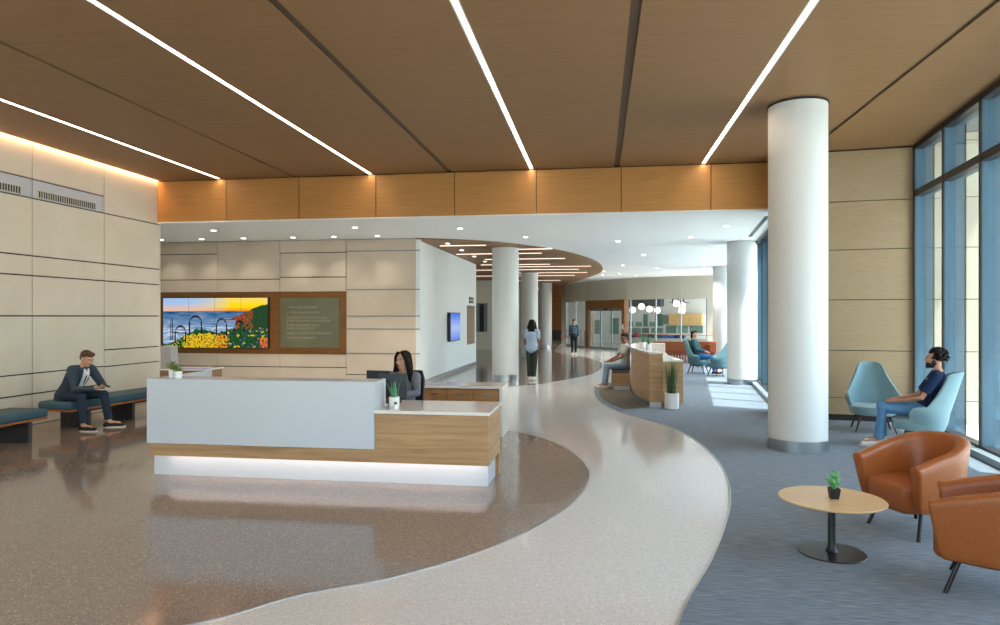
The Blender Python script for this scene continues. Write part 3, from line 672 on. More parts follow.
for n_, (x0, y0, x1, y1, s_) in enumerate(((3.20, 13.6, 3.60, 17.0, 'nearer'), (4.55, 24.5, 5.3, 30.5, 'farther'))):
    a = Vector((x0, y0)); c = Vector((x1, y1)); L = (c-a).length
    t = thing('slot_diffuser', '%s thin black slot diffuser in the white ceiling near the glass' % s_, 'vent', ((x0+x1)/2, (y0+y1)/2, LZ), -math.atan2((c-a).x, (c-a).y))
    b = B(); b.box(-.035, .035, -L/2, L/2, -.004, 0); b.make('slot', 'black', t)
    b = B(); b.box(-.045, -.035, -L/2, L/2, -.008, 0); b.box(.035, .045, -L/2, L/2, -.008, 0); b.make('flange', 'fin_in', t)

# ------------------------------------------------------------------ columns
def column(x, y, h, label, r=.37):
    t = thing('column', label, 'column', (x, y, 0), group='round white columns')
    b = B(); b.lathe([(r, .15), (r, h-.03)], n=64); b.make('shaft', 'column', t, smooth=True)
    b = B(); b.lathe([(r+.004, 0), (r+.004, .148), (r-.02, .15)], n=64); b.make('base_ring', 'steel', t, smooth=True)
    b = B(); b.lathe([(r+.012, h-.03), (r+.012, h-.004)], n=64); b.make('collar', 'joint' if h > 4 else 'column', t, smooth=True)
column(2.60, 9.41, CZ, 'big round white column with steel base between carpet and hall, nearest', .365)
column(3.66, 18.2, LZ, 'round white column half sunlit beside the far glass wall')
column(4.72, 27.0, LZ, 'far round white column behind the seated woman, by glass')
column(-2.58, 18.62, LZ-.03, 'round white column standing at the near end of curved canopy')
column(-3.0, 29.3, LZ-.03, 'second round white column under canopy, behind standing woman')
column(-3.0, 38.0, LZ-.03, 'third and farthest round white column under the canopy')

# ------------------------------------------------------------------ reception desk
t = thing('reception_desk', 'long white and oak reception desk with glowing plinth', 'desk', (-3.0, 6.65, 0))
def rx(x): return x+2.9
b = B(); b.box(rx(-4.72), rx(-2.18), -.01, .06, .39, 1.08); b.box(rx(-4.72), rx(-2.18), .06, .34, 1.035, 1.08); b.box(rx(-4.72), rx(-4.70), .06, 1.2, .39, 1.08); b.box(rx(-2.24), rx(-2.18), .06, .34, .79, 1.035)
b.make('front_panel', 'solid_white', t, bevel=.003)
b = B(); b.box(rx(-4.70), rx(-2.19), .02, .08, .25, .39); b.box(rx(-2.19), rx(-.995), .02, .08, .25, .755); b.box(rx(-1.055), rx(-.995), .08, .84, .25, .755); b.box(rx(-1.055), rx(-.995), .72, .84, 0, .25)
b.box(rx(-4.70), rx(-4.60), .08, 1.2, .25, .39)
b.make('wood_cladding', 'wood_desk', t, bevel=.002)
b = B(); b.box(rx(-2.18), rx(-.98), -.005, .87, .757, .79); b.box(rx(-4.6), rx(-2.18), .34, 1.1, .72, .755); b.make('counter_top', 'solid_top', t, bevel=.003)
b = B(); b.box(rx(-4.78), rx(-1.03), .2, .26, 0, .288); b.box(rx(-1.08), rx(-1.03), .26, .7, 0, .288); b.box(rx(-4.78), rx(-4.73), .26, 1.1, 0, .288); b.make('plinth', 'solid_white', t)
b = B(); b.box(rx(-4.74), rx(-1.04), .085, .135, .270, .274); b.make('light_strip', 'led_desk', t)
b = B(); b.box(rx(-4.6), rx(-1.12), .08, .26, .288, .302); b.make('light_channel', 'solid_white', t)
b = B(); b.box(rx(-4.6), rx(-4.1), .5, 1.0, .08, .7); b.make('pedestal', 'wood_drawer', t)

# back credenza
t = thing('credenza', 'low white-topped back counter with oak drawers behind the reception desk', 'cabinet', (-3.0, 9.96, 0))
b = B(); b.box(-1.6, 1.62, -.30, .30, .70, .735); b.box(1.57, 1.62, -.30, .30, 0, .70); b.box(-1.6, -1.55, -.3, .3, 0, .7); b.make('top_and_ends', 'solid_top', t, bevel=.003)
b = B(); b.box(-1.55, 1.57, -.26, .30, .06, .69); b.make('carcass', 'wood_drawer', t)
for k in range(8):
    x0 = -1.55+k*.39
    for z0, z1 in ((.50, .685), (.29, .49), (.08, .28)):
        b = B(); b.box(x0+.006, x0+.384, -.285, -.26, z0, z1); d = b.make('drawer', 'wood_drawer', t)
        b = B(); b.box(x0+.14, x0+.25, -.305, -.285, z1-.075, z1-.06); b.make('handle', 'steel', d)
# brochure on credenza
b = B(); b.box(-.16, .16, -.1, .1, 0, .012); o = b.make('brochure', mat('lavender_paper', '#a5a3c0', .5), loc=(-2.45, 9.95, .735), rotz=.1); tag(o, 'flat lavender leaflet lying on the back counter', 'leaflet')
t = thing('side_cabinet', 'small white-topped cabinet behind the left end of reception desk', 'cabinet', (-7.25, 11.2, 0))
b = B(); b.box(-.45, .45, -.3, .3, .80, .83); b.make('top', 'solid_top', t, bevel=.003); b = B(); b.box(-.43, .43, -.27, .27, 0, .80); b.make('body', 'wood_drawer', t)
b = B(); b.box(-.25, .25, -.12, .12, 0, .01); tag(b.make('reflection_sheet', mat('lavender_reflection', '#b9b4e0', .3), loc=(-7.1, 11.1, .831)), 'thin lavender sheet painted as the reflection on the side cabinet', 'reflection_sheet');  # lavender reflection on the white top, made as a thin coloured sheet
t = thing('kiosk', 'slim pale grey kiosk standing by the end of the stone wall', 'kiosk', (-8.38, 12.25, 0))
b = B(); b.rings([[(-.13, -.12, z), (.13-.05*(z/1.2), -.12, z), (.13-.05*(z/1.2), .12, z), (-.13, .12, z)] for z in (.03, 1.17)]); b.make('body', 'cloud', t, bevel=.01)
b = B(); b.box(-.16, .16, -.16, .16, 0, .03); b.make('base', 'steel', t)

# monitors and desk items
def monitor(loc, rz, w, h, z0, label):
    t = thing('monitor', label, 'monitor', loc, rz)
    b = B(); b.box(-w/2, w/2, -.012, .012, z0, z0+h); b.make('housing', mat('graphite_plastic', '#202830', .45), t, bevel=.006)
    b = B(); b.box(-w/2+.01, w/2-.01, .012, .0135, z0+.012, z0+h-.01); b.make('screen', 'phone', t)
    b = B(); b.box(-.02, .02, -.05, -.012, .0, z0+h*.6); b.box(-.1, .1, -.1, .06, 0, .012); b.make('stand', 'black', t, bevel=.003)
monitor((-2.3, 7.35, .79), R(12), .32, .27, .04, 'large dark monitor seen from behind in front of the receptionist')
monitor((-2.56, 7.62, .757), R(-8), .30, .26, .1, 'second dark monitor half hidden behind the raised white counter')
t = thing('desk_post', 'slim white card holder stand beside the monitor', 'stand', (-2.30, 7.02, .79))
b = B(); b.box(-.02, .02, -.01, .01, 0, .29); b.make('post', 'pot_white', t, bevel=.003); b = B(); b.box(-.04, .04, -.04, .04, 0, .01); b.make('foot', 'pot_white', t)

# ------------------------------------------------------------------ plants
def blades(b, n, h, spread, w, rnd, lean=.4, r0=.02):
    for i in range(n):
        a = rnd.uniform(0, 2*PI); hh = h*rnd.uniform(.65, 1); ln = rnd.uniform(.1, 1)*lean; ww = w*rnd.uniform(.7, 1.1)
        base = Vector((math.cos(a)*r0*rnd.random(), math.sin(a)*r0*rnd.random(), 0)); d = Vector((math.cos(a), math.sin(a), 0)); s = Vector((-d.y, d.x, 0)); pr = []
        for k in range(6):
            f = k/5; p = base+d*(ln*hh*f*f*spread)+Vector((0, 0, hh*f*(1-.08*f*ln))); wd = ww*(1-f**2)*.5+.0006
            pr.append((p-s*wd, p+d*wd*.35, p+s*wd, p-d*wd*.1))
        b.rings([list(q) for q in pr])
def snake(name, loc, label, potr, poth, h, n, potm='pot_white', leafm='leaf_snake', w=.02, cat='plant', square=False, lean=.4, spread=1, seed=1, group=None):
    rnd = random.Random(seed); t = thing(name, label, cat, loc, group=group)
    b = B()
    if square: b.rings([[(x*potr*k, y*potr*k, z) for x, y in ((-1, -1), (1, -1), (1, 1), (-1, 1))] for k, z in ((.8, 0), (1, poth), (.9, poth), (.85, poth-.012))]); b.make('pot', potm, t, bevel=.002)
    else: b.lathe([(potr*.9, 0), (potr, .01), (potr, poth), (potr*.9, poth), (potr*.88, poth-.02)], n=32); b.make('pot', potm, t, smooth=True)
    b = B(); b.lathe([(potr*.86, poth-.03), (potr*.86, poth-.012)], n=20); b.make('soil', 'soil', t)
    b = B(); blades(b, n, h, spread, w, rnd, lean, potr*.7); o = b.make('foliage', leafm, t, smooth=True); o.location.z = poth-.02
    return t
snake('potted_snake_plant', (-2.15, 6.92, .79), 'snake plant in white pot on the low desk counter', .055, .11, .21, 16, w=.022, lean=.5, seed=3)
def leafy(name, loc, label, potr, poth, rad, n, potm, leafm, ls=.012, seed=2, h=.08, square=False):
    rnd = random.Random(seed); t = thing(name, label, 'plant', loc)
    b = B()
    if square: b.rings([[(x*potr*k, y*potr*k, z) for x, y in ((-1, -1), (1, -1), (1, 1), (-1, 1))] for k, z in ((.72, 0), (1, poth), (.9, poth), (.85, poth-.01))]); b.make('pot', potm, t, bevel=.003)
    else: b.lathe([(potr*.85, 0), (potr, poth), (potr*.88, poth), (potr*.86, poth-.01)], n=28); b.make('pot', potm, t, smooth=True)
    b = B(); b.lathe([(potr*.8, poth-.02), (potr*.8, poth-.008)], n=16); b.make('soil', 'soil', t)
    b = B(); st = B()
    for i in range(n):
        a = rnd.uniform(0, 2*PI); e = rnd.random(); tip = Vector((math.cos(a)*rad*e, math.sin(a)*rad*e, h*(1.05-.5*e*e)*rnd.uniform(.75, 1.1)))
        root = Vector((tip.x*.2, tip.y*.2, 0)); st.tube([root, root.lerp(tip, .6)+Vector((0, 0, .01)), tip], [.0022, .0018, .001], 5)
        for k in range(6):
            f = .3+.7*k/5; p = root.lerp(tip, f); q = rnd.uniform(0, 2*PI)
            mtx = Matrix.Rotation(q, 3, 'Z') @ Matrix.Rotation(rnd.uniform(-.9, .2), 3, 'Y')
            b.ell(p+mtx @ Vector((ls*.8, 0, 0)), (ls, ls*.55, ls*.22), 4, mtx)
    o = b.make('foliage', leafm, t, smooth='all'); o.location.z = poth-.012; o = st.make('stem', leafm, t); o.location.z = poth-.012
    return t
leafy('small_succulent', (-2.09, 6.78, .79), 'tiny succulent in small white pot in front of the snake plant', .028, .05, .03, 7, 'pot_white', 'leaf_dark', .008, 4, .03)
leafy('potted_succulent', (-4.63, 6.8, 1.08), 'bushy olive green plant in tall white pot on desk left end', .038, .09, .085, 30, 'pot_white', 'leaf_olive', .014, 5, .09)
leafy('potted_moss', (-4.53, 6.76, 1.08), 'low green plant in shorter white pot beside the olive plant', .042, .075, .05, 18, 'pot_white', 'leaf_olive', .012, 6, .045)
leafy('table_plant', (1.71, 5.27, .41), 'small bright green plant in black pot on the oval-looking coffee table', .037, .078, .05, 30, 'pot_black', 'leaf', .0125, 8, .12, True)

# ------------------------------------------------------------------ coffee table
t = thing('coffee_table', 'round oak-topped coffee table on a black disc base', 'table', (1.7, 5.29, 0))
b = B(); b.lathe([(.353, .392), (.366, .400), (.366, .406), (.362, .41)], n=72); b.make('table_top', 'table_wood', t, smooth=True)
b = B(); b.lathe([(.235, 0), (.238, .006), (.232, .014), (.06, .018)], n=64); b.make('base', 'black_metal', t, smooth=True)
b = B(); b.lathe([(.05, .017), (.036, .03), (.027, .06), (.026, .37), (.09, .385), (.09, .392)], n=28); b.make('pole', 'black_metal', t, smooth=True)

# ------------------------------------------------------------------ shell chairs
def shell(b, fr, fin, n=36, z0=.2, m=8, a0=-128, thick=.05, roundt=.5):
    """closed U shell. fr(phi,f)->(x,y,z) outer point; inner offset toward centre. phi 0 = back(+y), +-a0 = front"""
    out = []; inn = []
    for i in range(n+1):
        ph = R(a0 + (-2*a0)*i/n)
        out.append([Vector(fr(ph, k/m)) for k in range(m+1)]); inn.append([Vector(fin(ph, k/m)) for k in range(m+1)])
    rings = []
    for o, q in zip(out, inn):
        top = (o[-1]+q[-1])/2+Vector((0, 0, thick*.32)); rings.append([*o, top, *q[::-1]])
    b.rings(rings, cap=True)
def orange_chair(name, label, loc, rz, group):
    t = thing(name, label, 'armchair', loc, rz, group)      # faces local -Y
    W, Dp = .34, .305
    def plan(ph, k, z):
        # squircle-ish U: sides run straight forward
        s, c = math.sin(ph), math.cos(ph)
        y = c*Dp if c > 0 else c*Dp*1.32; x = (abs(s)**.75)*math.copysign(1, s)*W if c > 0 else math.copysign(1, s)*W*(1-.05*abs(c))
        return x*k, y*k, z
    def topz(ph): q = (1+math.cos(ph))/2; return .585+.19*max(0, min(1, (q-.18)/.82))**.8
    def fo(ph, f):
        z = .215+(topz(ph)-.215)*f; k = .86+.17*f**.7; x, y, z = plan(ph, k, z); return x, y+.03*f*math.cos(ph), z
    def fi(ph, f):
        z = .30+(topz(ph)-.30)*f; k = .64+.10*f; x, y, z = plan(ph, k, z)
        c = math.cos(ph)
        if c < 0: y = plan(ph, .86+.17*f**.7, z)[1]*.995
        return x, y+.02*f*c, z
    b = B(); shell(b, fo, fi, 40, m=7, a0=-140, thick=.05); b.make('shell', 'leather', t, smooth='all', bevel=.018)
    b = B(); pr = []
    for z, k in ((.2, .80), (.23, .86), (.40, .86), (.425, .82)):
        ring = []
        for i in range(29):
            ph = R(-150+300*i/28); s, c = math.sin(ph), math.cos(ph)
            ring.append((math.copysign(abs(s)**.6, s)*.30*k, (c*.28 if c > 0 else c*.43)*k-.0, z))
        pr.append(ring)
    b.rings(pr); b.make('seat', 'leather', t, smooth=True, bevel=.012)
    for sx, sy, tx, ty in ((-1, -1, .0, .0), (1, -1, 0, 0), (-1, 1, 0, 0), (1, 1, 0, 0)):
        b = B(); b.tube([(sx*.20, sy*.17, .23), (sx*.25, sy*.25, .0)], .0145, 12); b.make('leg', 'black_metal', t, smooth=True)
    return t
oc = orange_chair('leather_tub_chair', 'cognac leather tub chair behind the coffee table, whole in view', (2.575, 5.96, 0), 0, 'cognac leather tub chairs')
oc.rotation_euler.z = math.atan2(-.94, .34) - 0.0        # local -Y -> facing (-.94,-.34)
def face(o, dx, dy): o.rotation_euler.z = math.atan2(dx, -dy)
face(oc, -.92, -.39)
o2 = dup(oc, (2.50, 4.72, 0), 0, 'cognac leather tub chair cut off by the right photo edge'); face(o2, -.87, .49)

def teal_chair(name, label, loc, fx, fy, m='teal', group='high-backed teal lounge chairs'):
    t = thing(name, label, 'armchair', loc, 0, group); face(t, fx, fy)
    def hgt(ph):
        q = abs(ph)/R(118)
        # q=0 back; back top high till .3, falls to arm by .58
        if q < .42: return 1.03-.05*(q/.42)**4
        if q < .68:
            e = (q-.42)/.26; e = e**.6; return .98-(.98-.58)*e
        return .58-.10*((q-.68)/.32)**4
    def base(ph, kx, ky):
        s, c = math.sin(ph), math.cos(ph); return math.copysign(abs(s)**.85, s)*kx, (c*ky if c > 0 else c*ky*1.05)
    def fo(ph, f):
        h = hgt(ph); z = .27+(h-.27)*f
        up = max(0, z-.5)/.5; low = min(1, (z-.27)/.25)
        kx = .27+.12*low**.6-.17*up**1.1; ky = .25+.06*low**.6+.14*up
        x, y = base(ph, kx, ky)
        if up > 0 and math.cos(ph) < .9: pass
        return x, y, z
    def fi(ph, f):
        x, y, z = fo(ph, f); zz = max(z, .33); r = math.hypot(x, y); k = (r-.035)/r
        return x*k, y*k, zz+.004
    b = B(); shell(b, fo, fi, 44, m=10, a0=-118, thick=.03); b.make('shell', m, t, smooth='all')
    b = B(); pr = []
    for z, k in ((.26, .70), (.275, .93), (.36, 1.0), (.395, 1.0), (.41, .93)):
        pr.append([(math.copysign(abs(math.sin(a))**.7, math.sin(a))*.335*k, (-.02+math.copysign(abs(math.cos(a))**.8, math.cos(a))*(.29 if math.cos(a) > 0 else .33))*k, z) for a in [2*PI*i/32 for i in range(32)]])
    b.rings(pr); b.make('seat', m, t, smooth=True)
    for sx in (-1, 1):
        for sy in (-1, 1):
            b = B(); b.tube([(sx*.19, sy*.17, .275), (sx*.275, sy*.25, 0)], [.019, .012], 10); b.make('leg', 'walnut_leg', t, smooth=True)
    b = B(); b.box(-.19, .19, -.19, -.15, .235, .262); b.box(-.19, .19, .15, .19, .235, .262); b.box(-.2, -.16, -.15, .15, .235, .262); b.box(.16, .2, -.15, .15, .235, .262); b.make('underframe', 'walnut_leg', t)
    return t
teal_chair('lounge_chair', 'empty pale teal high-backed chair against the blond wood wall', (4.14, 11.02, 0), -.2, -.98)
T2 = Vector((4.22, 9.62, 0)); T2F = (-.91, .41)
teal_chair('lounge_chair', 'pale teal chair holding the bearded man in navy shirt', tuple(T2), *T2F)
T3 = Vector((3.02, 21.5, 0)); T3F = (.93, -.36)
teal_chair('lounge_chair', 'muted teal chair holding the woman in the dark teal jumper', tuple(T3), *T3F, m='teal_dark')
teal_chair('lounge_chair', 'muted teal chair seen from behind, left of the far column', (3.5, 20.5, 0), -.8, .6, m='teal_dark')

# ------------------------------------------------------------------ benches at left
def bench(loc, rz, L, label, legs):
    t = thing('bench', label, 'bench', loc, rz, 'blue upholstered benches')
    b = B(); b.box(-.31, .31, 0, L, .325, .445); b.make('cushion', 'bench', t, bevel=.035)
    b = B(); b.box(-.30, .30, .01, L-.01, .295, .325); b.make('wood_edge', 'edge_wood', t, bevel=.008)
    for y in legs:
        b = B(); b.box(-.27, .27, y-.03, y+.03, 0, .295); b.make('leg', 'bench_leg', t, bevel=.004)
    b = B(); b.box(-.02, .02, min(legs), max(legs), .22, .295); b.make('rail', 'bench_leg', t)
    return t
bench((-8.06, 6.0, 0), R(0), 2.58, 'slate blue wall bench cut by the left photo edge', (.4, 2.3))
bench((-8.24, 9.2, 0), R(-6), 2.6, 'slate blue wall bench the suited man sits on', (.4, 1.3, 2.35))

# ------------------------------------------------------------------ curved planter desk in the middle
oc_ = spline([(.96, 13.28), (.82, 14.2), (.745, 15.2), (.745, 16.2), (.83, 17.1), (.95, 17.7)], 6)
ic_ = [(p[0]+.26*math.cos(a), p[1]+.26*math.sin(a)) for p, a in zip(oc_, [R(12)-R(32)*i/(len(oc_)-1) for i in range(len(oc_))])]
t = thing('curved_counter', 'curved oak-clad counter with white top beside the seated man', 'counter', (0, 0, 0))
b = B(); b.prism(oc_ + ic_[::-1], .1, 1.03); b.make('wood_cladding', 'wood_desk', t, smooth=True)
b = B(); b.prism([(p[0]-.015, p[1]) for p in oc_] + [(p[0]+.02, p[1]) for p in ic_[::-1]], 1.03, 1.065); b.make('counter_top', 'solid_top', t, smooth=True)
b = B(); b.prism([(p[0]+.05, p[1]+.04) for p in oc_] + [(p[0]-.04, p[1]) for p in ic_[::-1]], 0, .1); b.make('plinth', 'fin_in', t)
b = B(); b.box(.965, 1.19, 13.26, 13.3, .0, .1); b.make('plinth_end', 'solid_white', t)
low = [(1.22, 13.36), (1.62, 13.52), (1.55, 14.3), (1.5, 15.2), (1.55, 16.2), (1.3, 16.2), (1.1, 15.3), (1.09, 14.3)]
b = B(); b.prism(low, .05, .87); b.make('low_cladding', 'wood_desk', t); b = B(); b.prism([(x, y) for x, y in low], .87, .90); b.make('low_top', 'solid_top', t)
t = thing('curved_bench', 'oak box bench with white plinth attached outside the curved counter', 'bench', (0, 0, 0))
b = B(); b.prism([(.3, 16.2), (.72, 16.2), (.72, 17.2), (.85, 18.0), (.45, 18.1), (.3, 17.2)], .11, .41); b.make('box_body', 'wood_desk', t)
b = B(); b.prism([(.31, 16.22), (.71, 16.22), (.71, 17.2), (.83, 17.9), (.46, 18.0), (.31, 17.2)], .41, .45); b.make('seat_pad', 'bench_leg', t, bevel=.01)
b = B(); b.prism([(.34, 16.23), (.72, 16.23), (.72, 17.2), (.8, 17.9), (.5, 18.0), (.34, 17.2)], .0, .11); b.make('plinth', 'solid_white', t)
snake('potted_grass', (1.36, 13.1, .006), 'tall dark green grass in round white pot at the curved counter end', .135, .30, .72, 60, leafm='leaf_dark', w=.016, lean=.35, seed=11)
snake('potted_grass', (.93, 14.9, 1.065), 'short spiky plant in white pot on the curved counter, left', .07, .13, .22, 18, leafm='leaf_snake', w=.016, lean=.6, seed=12)
snake('potted_grass', (1.0, 14.1, 1.065), 'short spiky plant in white pot on the curved counter, right', .06, .12, .22, 18, leafm='leaf_snake', w=.016, lean=.6, seed=13)
t = thing('office_chair', 'cream office chair whose back shows behind the curved counter', 'chair', (1.52, 18.75, 0))
b = B(); b.rings([[(x*.25, y*.05+.05*(1-(x*x)), z) for x, y in ((-1, -1), (-.5, -1), (0, -1), (.5, -1), (1, -1), (1, 1), (.5, 1), (0, 1), (-.5, 1), (-1, 1))] for z in (.5, .6, .98, 1.03)]); b.make('backrest', 'offwhite', t, bevel=.02)
b = B(); b.box(-.27, .27, -.5, .02, .42, .5); b.make('seat', 'offwhite', t, bevel=.03)
b = B(); b.tube([(0, -.24, .08), (0, -.24, .42)], .03); 
for k in range(5): a = 2*PI*k/5; b.tube([(0, -.24, .09), (.28*math.cos(a), -.24+.28*math.sin(a), .04)], .02)
b.make('base', 'black_metal', t)
t = thing('banquette', 'long rust coloured booth with slatted front behind the curved counter', 'sofa', (3.1, 26.0, 0), R(-8))
b = B(); b.box(-1.05, 1.2, -.1, .1, .42, .82); b.make('backrest', 'rust', t, bevel=.02)
b = B()
for k in range(22): x = -1.04+k*.1; b.box(x, x+.075, -.08, .06, .02, .42)
b.make('slatted_front', 'rust_dark', t)
b = B(); b.box(-1.0, 1.15, .1, .7, .3, .46); b.make('seat', 'rust', t, bevel=.03)
t = thing('lounge_chair', 'small orange chair behind the woman in the far teal chair', 'armchair', (3.5, 24.0, 0))
b = B(); b.rings([[(math.cos(a)*.3*k, math.sin(a)*.28*k, z) for a in [R(-20+220*i/12) for i in range(13)]]+[(math.cos(a)*.25*k, math.sin(a)*.23*k, z) for a in [R(200-220*i/12) for i in range(13)]] for z, k in ((.25, .8), (.5, 1), (.78, 1.05))]); b.make('shell', 'rust', t, smooth=True)
b = B(); b.lathe([(.2, .25), (.24, .3), (.24, .4), (.2, .42)]); b.make('seat', 'rust', t)
for k in range(4): a = PI/4+k*PI/2; b = B(); b.tube([(.14*math.cos(a), .14*math.sin(a), .26), (.22*math.cos(a), .22*math.sin(a), 0)], .012); b.make('leg', 'black_metal', t)

# ------------------------------------------------------------------ people
def melt(b, name, m, parent, vox, smooth=3, loc=None):
    bmesh.ops.recalc_face_normals(b.bm, faces=b.bm.faces[:])
    me = bpy.data.meshes.new('tmp'); b.bm.to_mesh(me); b.bm.free()
    o = bpy.data.objects.new('tmp', me); COL.objects.link(o)
    r = o.modifiers.new('r', 'REMESH'); r.mode = 'VOXEL'; r.voxel_size = vox
    if smooth: q = o.modifiers.new('s', 'SMOOTH'); q.factor = .5; q.iterations = smooth
    bpy.context.view_layer.update()
    n = bpy.data.meshes.new_from_object(o.evaluated_get(bpy.context.evaluated_depsgraph_get()))
    bpy.data.objects.remove(o); bpy.data.meshes.remove(me)
    n.materials.clear(); n.materials.append(M[m] if isinstance(m, str) else m); n.name = name
    for p in n.polygons: p.use_smooth = True
    z = bpy.data.objects.new(name, n); COL.objects.link(z)
    if parent: z.parent = parent
    return z
V = Vector
def hand(b, wr, d, nrm, thumb, s=1., curl=.5, spread=.012):
    """wr wrist, d forward dir, nrm palm direction (fingers curl toward it), thumb = dir of thumb side"""
    d = V(d).normalized(); nrm = (V(nrm)-d*V(nrm).dot(d)).normalized(); th = (V(thumb)-d*V(thumb).dot(d)-nrm*V(thumb).dot(nrm)).normalized(); wr = V(wr)
    b.tube([wr-d*.01, wr+d*.03*s, wr+d*.085*s], [(.026*s, .019*s), (.037*s, .016*s), (.038*s, .014*s)], 12, side=th, dome=True)
    for k, (off, L) in enumerate(((.028, .068), (.0095, .076), (-.0095, .071), (-.028, .056))):
        p = wr+d*.082*s+th*off*s; dd = (d+th*(off*.35/.028*.3)).normalized(); pts = [p-dd*.01]; a = 0
        for j, f in enumerate((.45, .3, .25)):
            a += curl*(.35+.25*j); q = dd*math.cos(a)+nrm*math.sin(a); pts.append(pts[-1]+q*L*f*s)
        b.tube(pts, [.0088*s, .0085*s, .0078*s, .0068*s], 8, dome=True)
    p = wr+d*.025*s+th*.03*s
    b.tube([p-th*.012*s, p+(d*.028+th*.022+nrm*.006)*s, p+(d*.058+th*.030+nrm*.016)*s], [.0125*s, .0105*s, .0085*s], 8, dome=True)
def head_mesh(b, hc, mt, s=1.):
    T = lambda x, y, z: hc+mt @ V((x, y, z))*s
    E = lambda c, r: b.ell(T(*c), tuple(q*s for q in r), 10, mt)
    E((0, .012, .03), (.077, .094, .088)); E((0, -.028, -.025), (.060, .064, .080)); E((0, -.058, -.088), (.028, .026, .024))
    E((0, -.03, -.07), (.050, .052, .038)); E((0, -.078, .028), (.052, .018, .016))
    E((.036, -.062, -.018), (.024, .026, .022)); E((-.036, -.062, -.018), (.024, .026, .022))
    b.tube([T(0, -.088, .012), T(0, -.104, -.014), T(0, -.108, -.026)], [.008*s, .011*s, .013*s], 8, dome=True)
    E((.012, -.096, -.028), (.010, .010, .008)); E((-.012, -.096, -.028), (.010, .010, .008))
    E((0, -.087, -.052), (.024, .013, .006)); E((0, -.084, -.062), (.021, .012, .007))
    for q in (-1, 1): E((q*.078, .012, -.004), (.010, .019, .031))
def person(label, loc, rz, J, wear, h=1.0, hair='short', hairm='hair_black', skin='skin_a', vox=.007, hands=None, headrot=(0, 0, 0), beard=None):
    root = thing('person', label, 'person', loc, rz)
    J = {k: V(v) for k, v in J.items()}
    mt = (Matrix.Rotation(headrot[2], 3, 'Z') @ Matrix.Rotation(headrot[0], 3, 'X') @ Matrix.Rotation(headrot[1], 3, 'Y'))
    P, W_, Cc, N_, hc = J['pelvis'], J['waist'], J['chest'], J['neck'], J['head']
    side = (J['sl']-J['sr']).normalized(); hs = (J['hl']-J['hr']).normalized()
    # body: one continuous skin
    b = B()
    b.tube([P, W_, Cc, N_-V((0, 0, .04))], [(.14, .10), (.12, .09), (.145, .10), (.09, .07)], 16, side=side, dome=True)
    b.tube([N_-V((0, 0, .05)), N_, hc+mt @ V((0, .012, -.05))], [.062, .052, .050], 12, dome=True)
    for q in 'lr':
        b.tube([J['s'+q], J['e'+q], J['w'+q]], [.046, .037, .025], 10, dome=True)
        b.tube([J['h'+q], J['k'+q], J['a'+q]], [.075, .052, .036], 12, dome=True)
        b.tube([J['a'+q], J['t'+q]], [.036, .028], 10, dome=True)
        hd = (hands or {}).get(q)
        if hd is None: hd = dict(d=(J['w'+q]-J['e'+q]), nrm=-side if q == 'l' else side, thumb=V((0, -1, 0)), curl=.5)
        hand(b, J['w'+q], **hd)
    head_mesh(b, hc, mt)
    melt(b, 'body', skin, root, vox, 2)
    T = lambda x, y, z: hc+mt @ V((x, y, z))
    b = B()
    for q in (-1, 1): b.ell(T(q*.030, -.0775, .004), (.0115, .0105, .007), 8, mt)
    ey = b.make('eyes', 'eye_w', root, smooth='all')
    b = B()
    for q in (-1, 1): b.ell(T(q*.030, -.0865, .004), (.0058, .003, .0058), 6, mt)
    b.make('iris', 'eye_d', ey, smooth='all')
    b = B()
    for q in (-1, 1): b.tube([T(q*.014, -.095, .022), T(q*.03, -.094, .028), T(q*.047, -.083, .022)], [.003, .0042, .0025], 6)
    b.make('eyebrows', hairm, root, smooth='all')
    b = B(); b.ell(T(0, -.0925, -.057), (.021, .009, .0075), 8, mt); b.make('lips', 'lip', root, smooth='all')
    # hair
    b = B(); rnd = random.Random(5)
    if hair == 'short':
        b.ell(T(0, .026, .046), (.084, .094, .082), 12, mt); b.ell(T(0, .06, -.0), (.070, .055, .07), 10, mt); b.ell(T(.015, -.045, .090), (.055, .045, .032), 8, mt)
    elif hair == 'curly':
        b.ell(T(0, .035, .045), (.088, .095, .082), 12, mt)
        for i in range(110):
            a = rnd.uniform(0, 2*PI); e = rnd.uniform(-.5, 1.45); c = V((math.cos(a)*math.cos(e)*.098, .036+math.sin(a)*math.cos(e)*.108, .05+math.sin(e)*.10))
            if c.y < -.03 and c.z < .07 or (c.z < .0 and c.y < .03): continue
            b.ell(T(*c), (.023, .023, .023), 5)
    if hair in ('bun', 'tied', 'short'): b.ell(T(0, -.030, .082), (.068, .062, .042), 10, mt)
    if hair == 'long':
        b.ell(T(0, .028, .042), (.09, .098, .09), 12, mt)
        b.tube([T(0, .06, .04), T(0, .075, -.06), T(0, .075, -.17), T(0, .07, -.25)], [(.085, .05), (.095, .05), (.10, .04), (.07, .022)], 14, side=mt @ V((1, 0, 0)), dome=True)
        for q in (-1, 1): b.tube([T(q*.04, -.055, .098), T(q*.078, -.045, .04), T(q*.096, -.005, -.06), T(q*.115, .0, -.16), T(q*.11, .0, -.25)], [.022, .026, .036, .042, .02], 10, dome=True)
    elif hair == 'bun':
        b.ell(T(0, .026, .046), (.084, .094, .082), 12, mt); b.ell(T(0, .06, -.01), (.070, .05, .07), 10, mt); b.ell(T(0, .11, .07), (.04, .04, .04), 8, mt)
    elif hair == 'tied':
        b.ell(T(0, .03, .042), (.084, .096, .084), 12, mt); b.tube([T(0, .09, .0), T(.02, .12, -.08), T(.05, .10, -.2)], [.04, .035, .02], 10, dome=True); b.ell(T(0, .06, -.01), (.070, .05, .07), 10, mt)
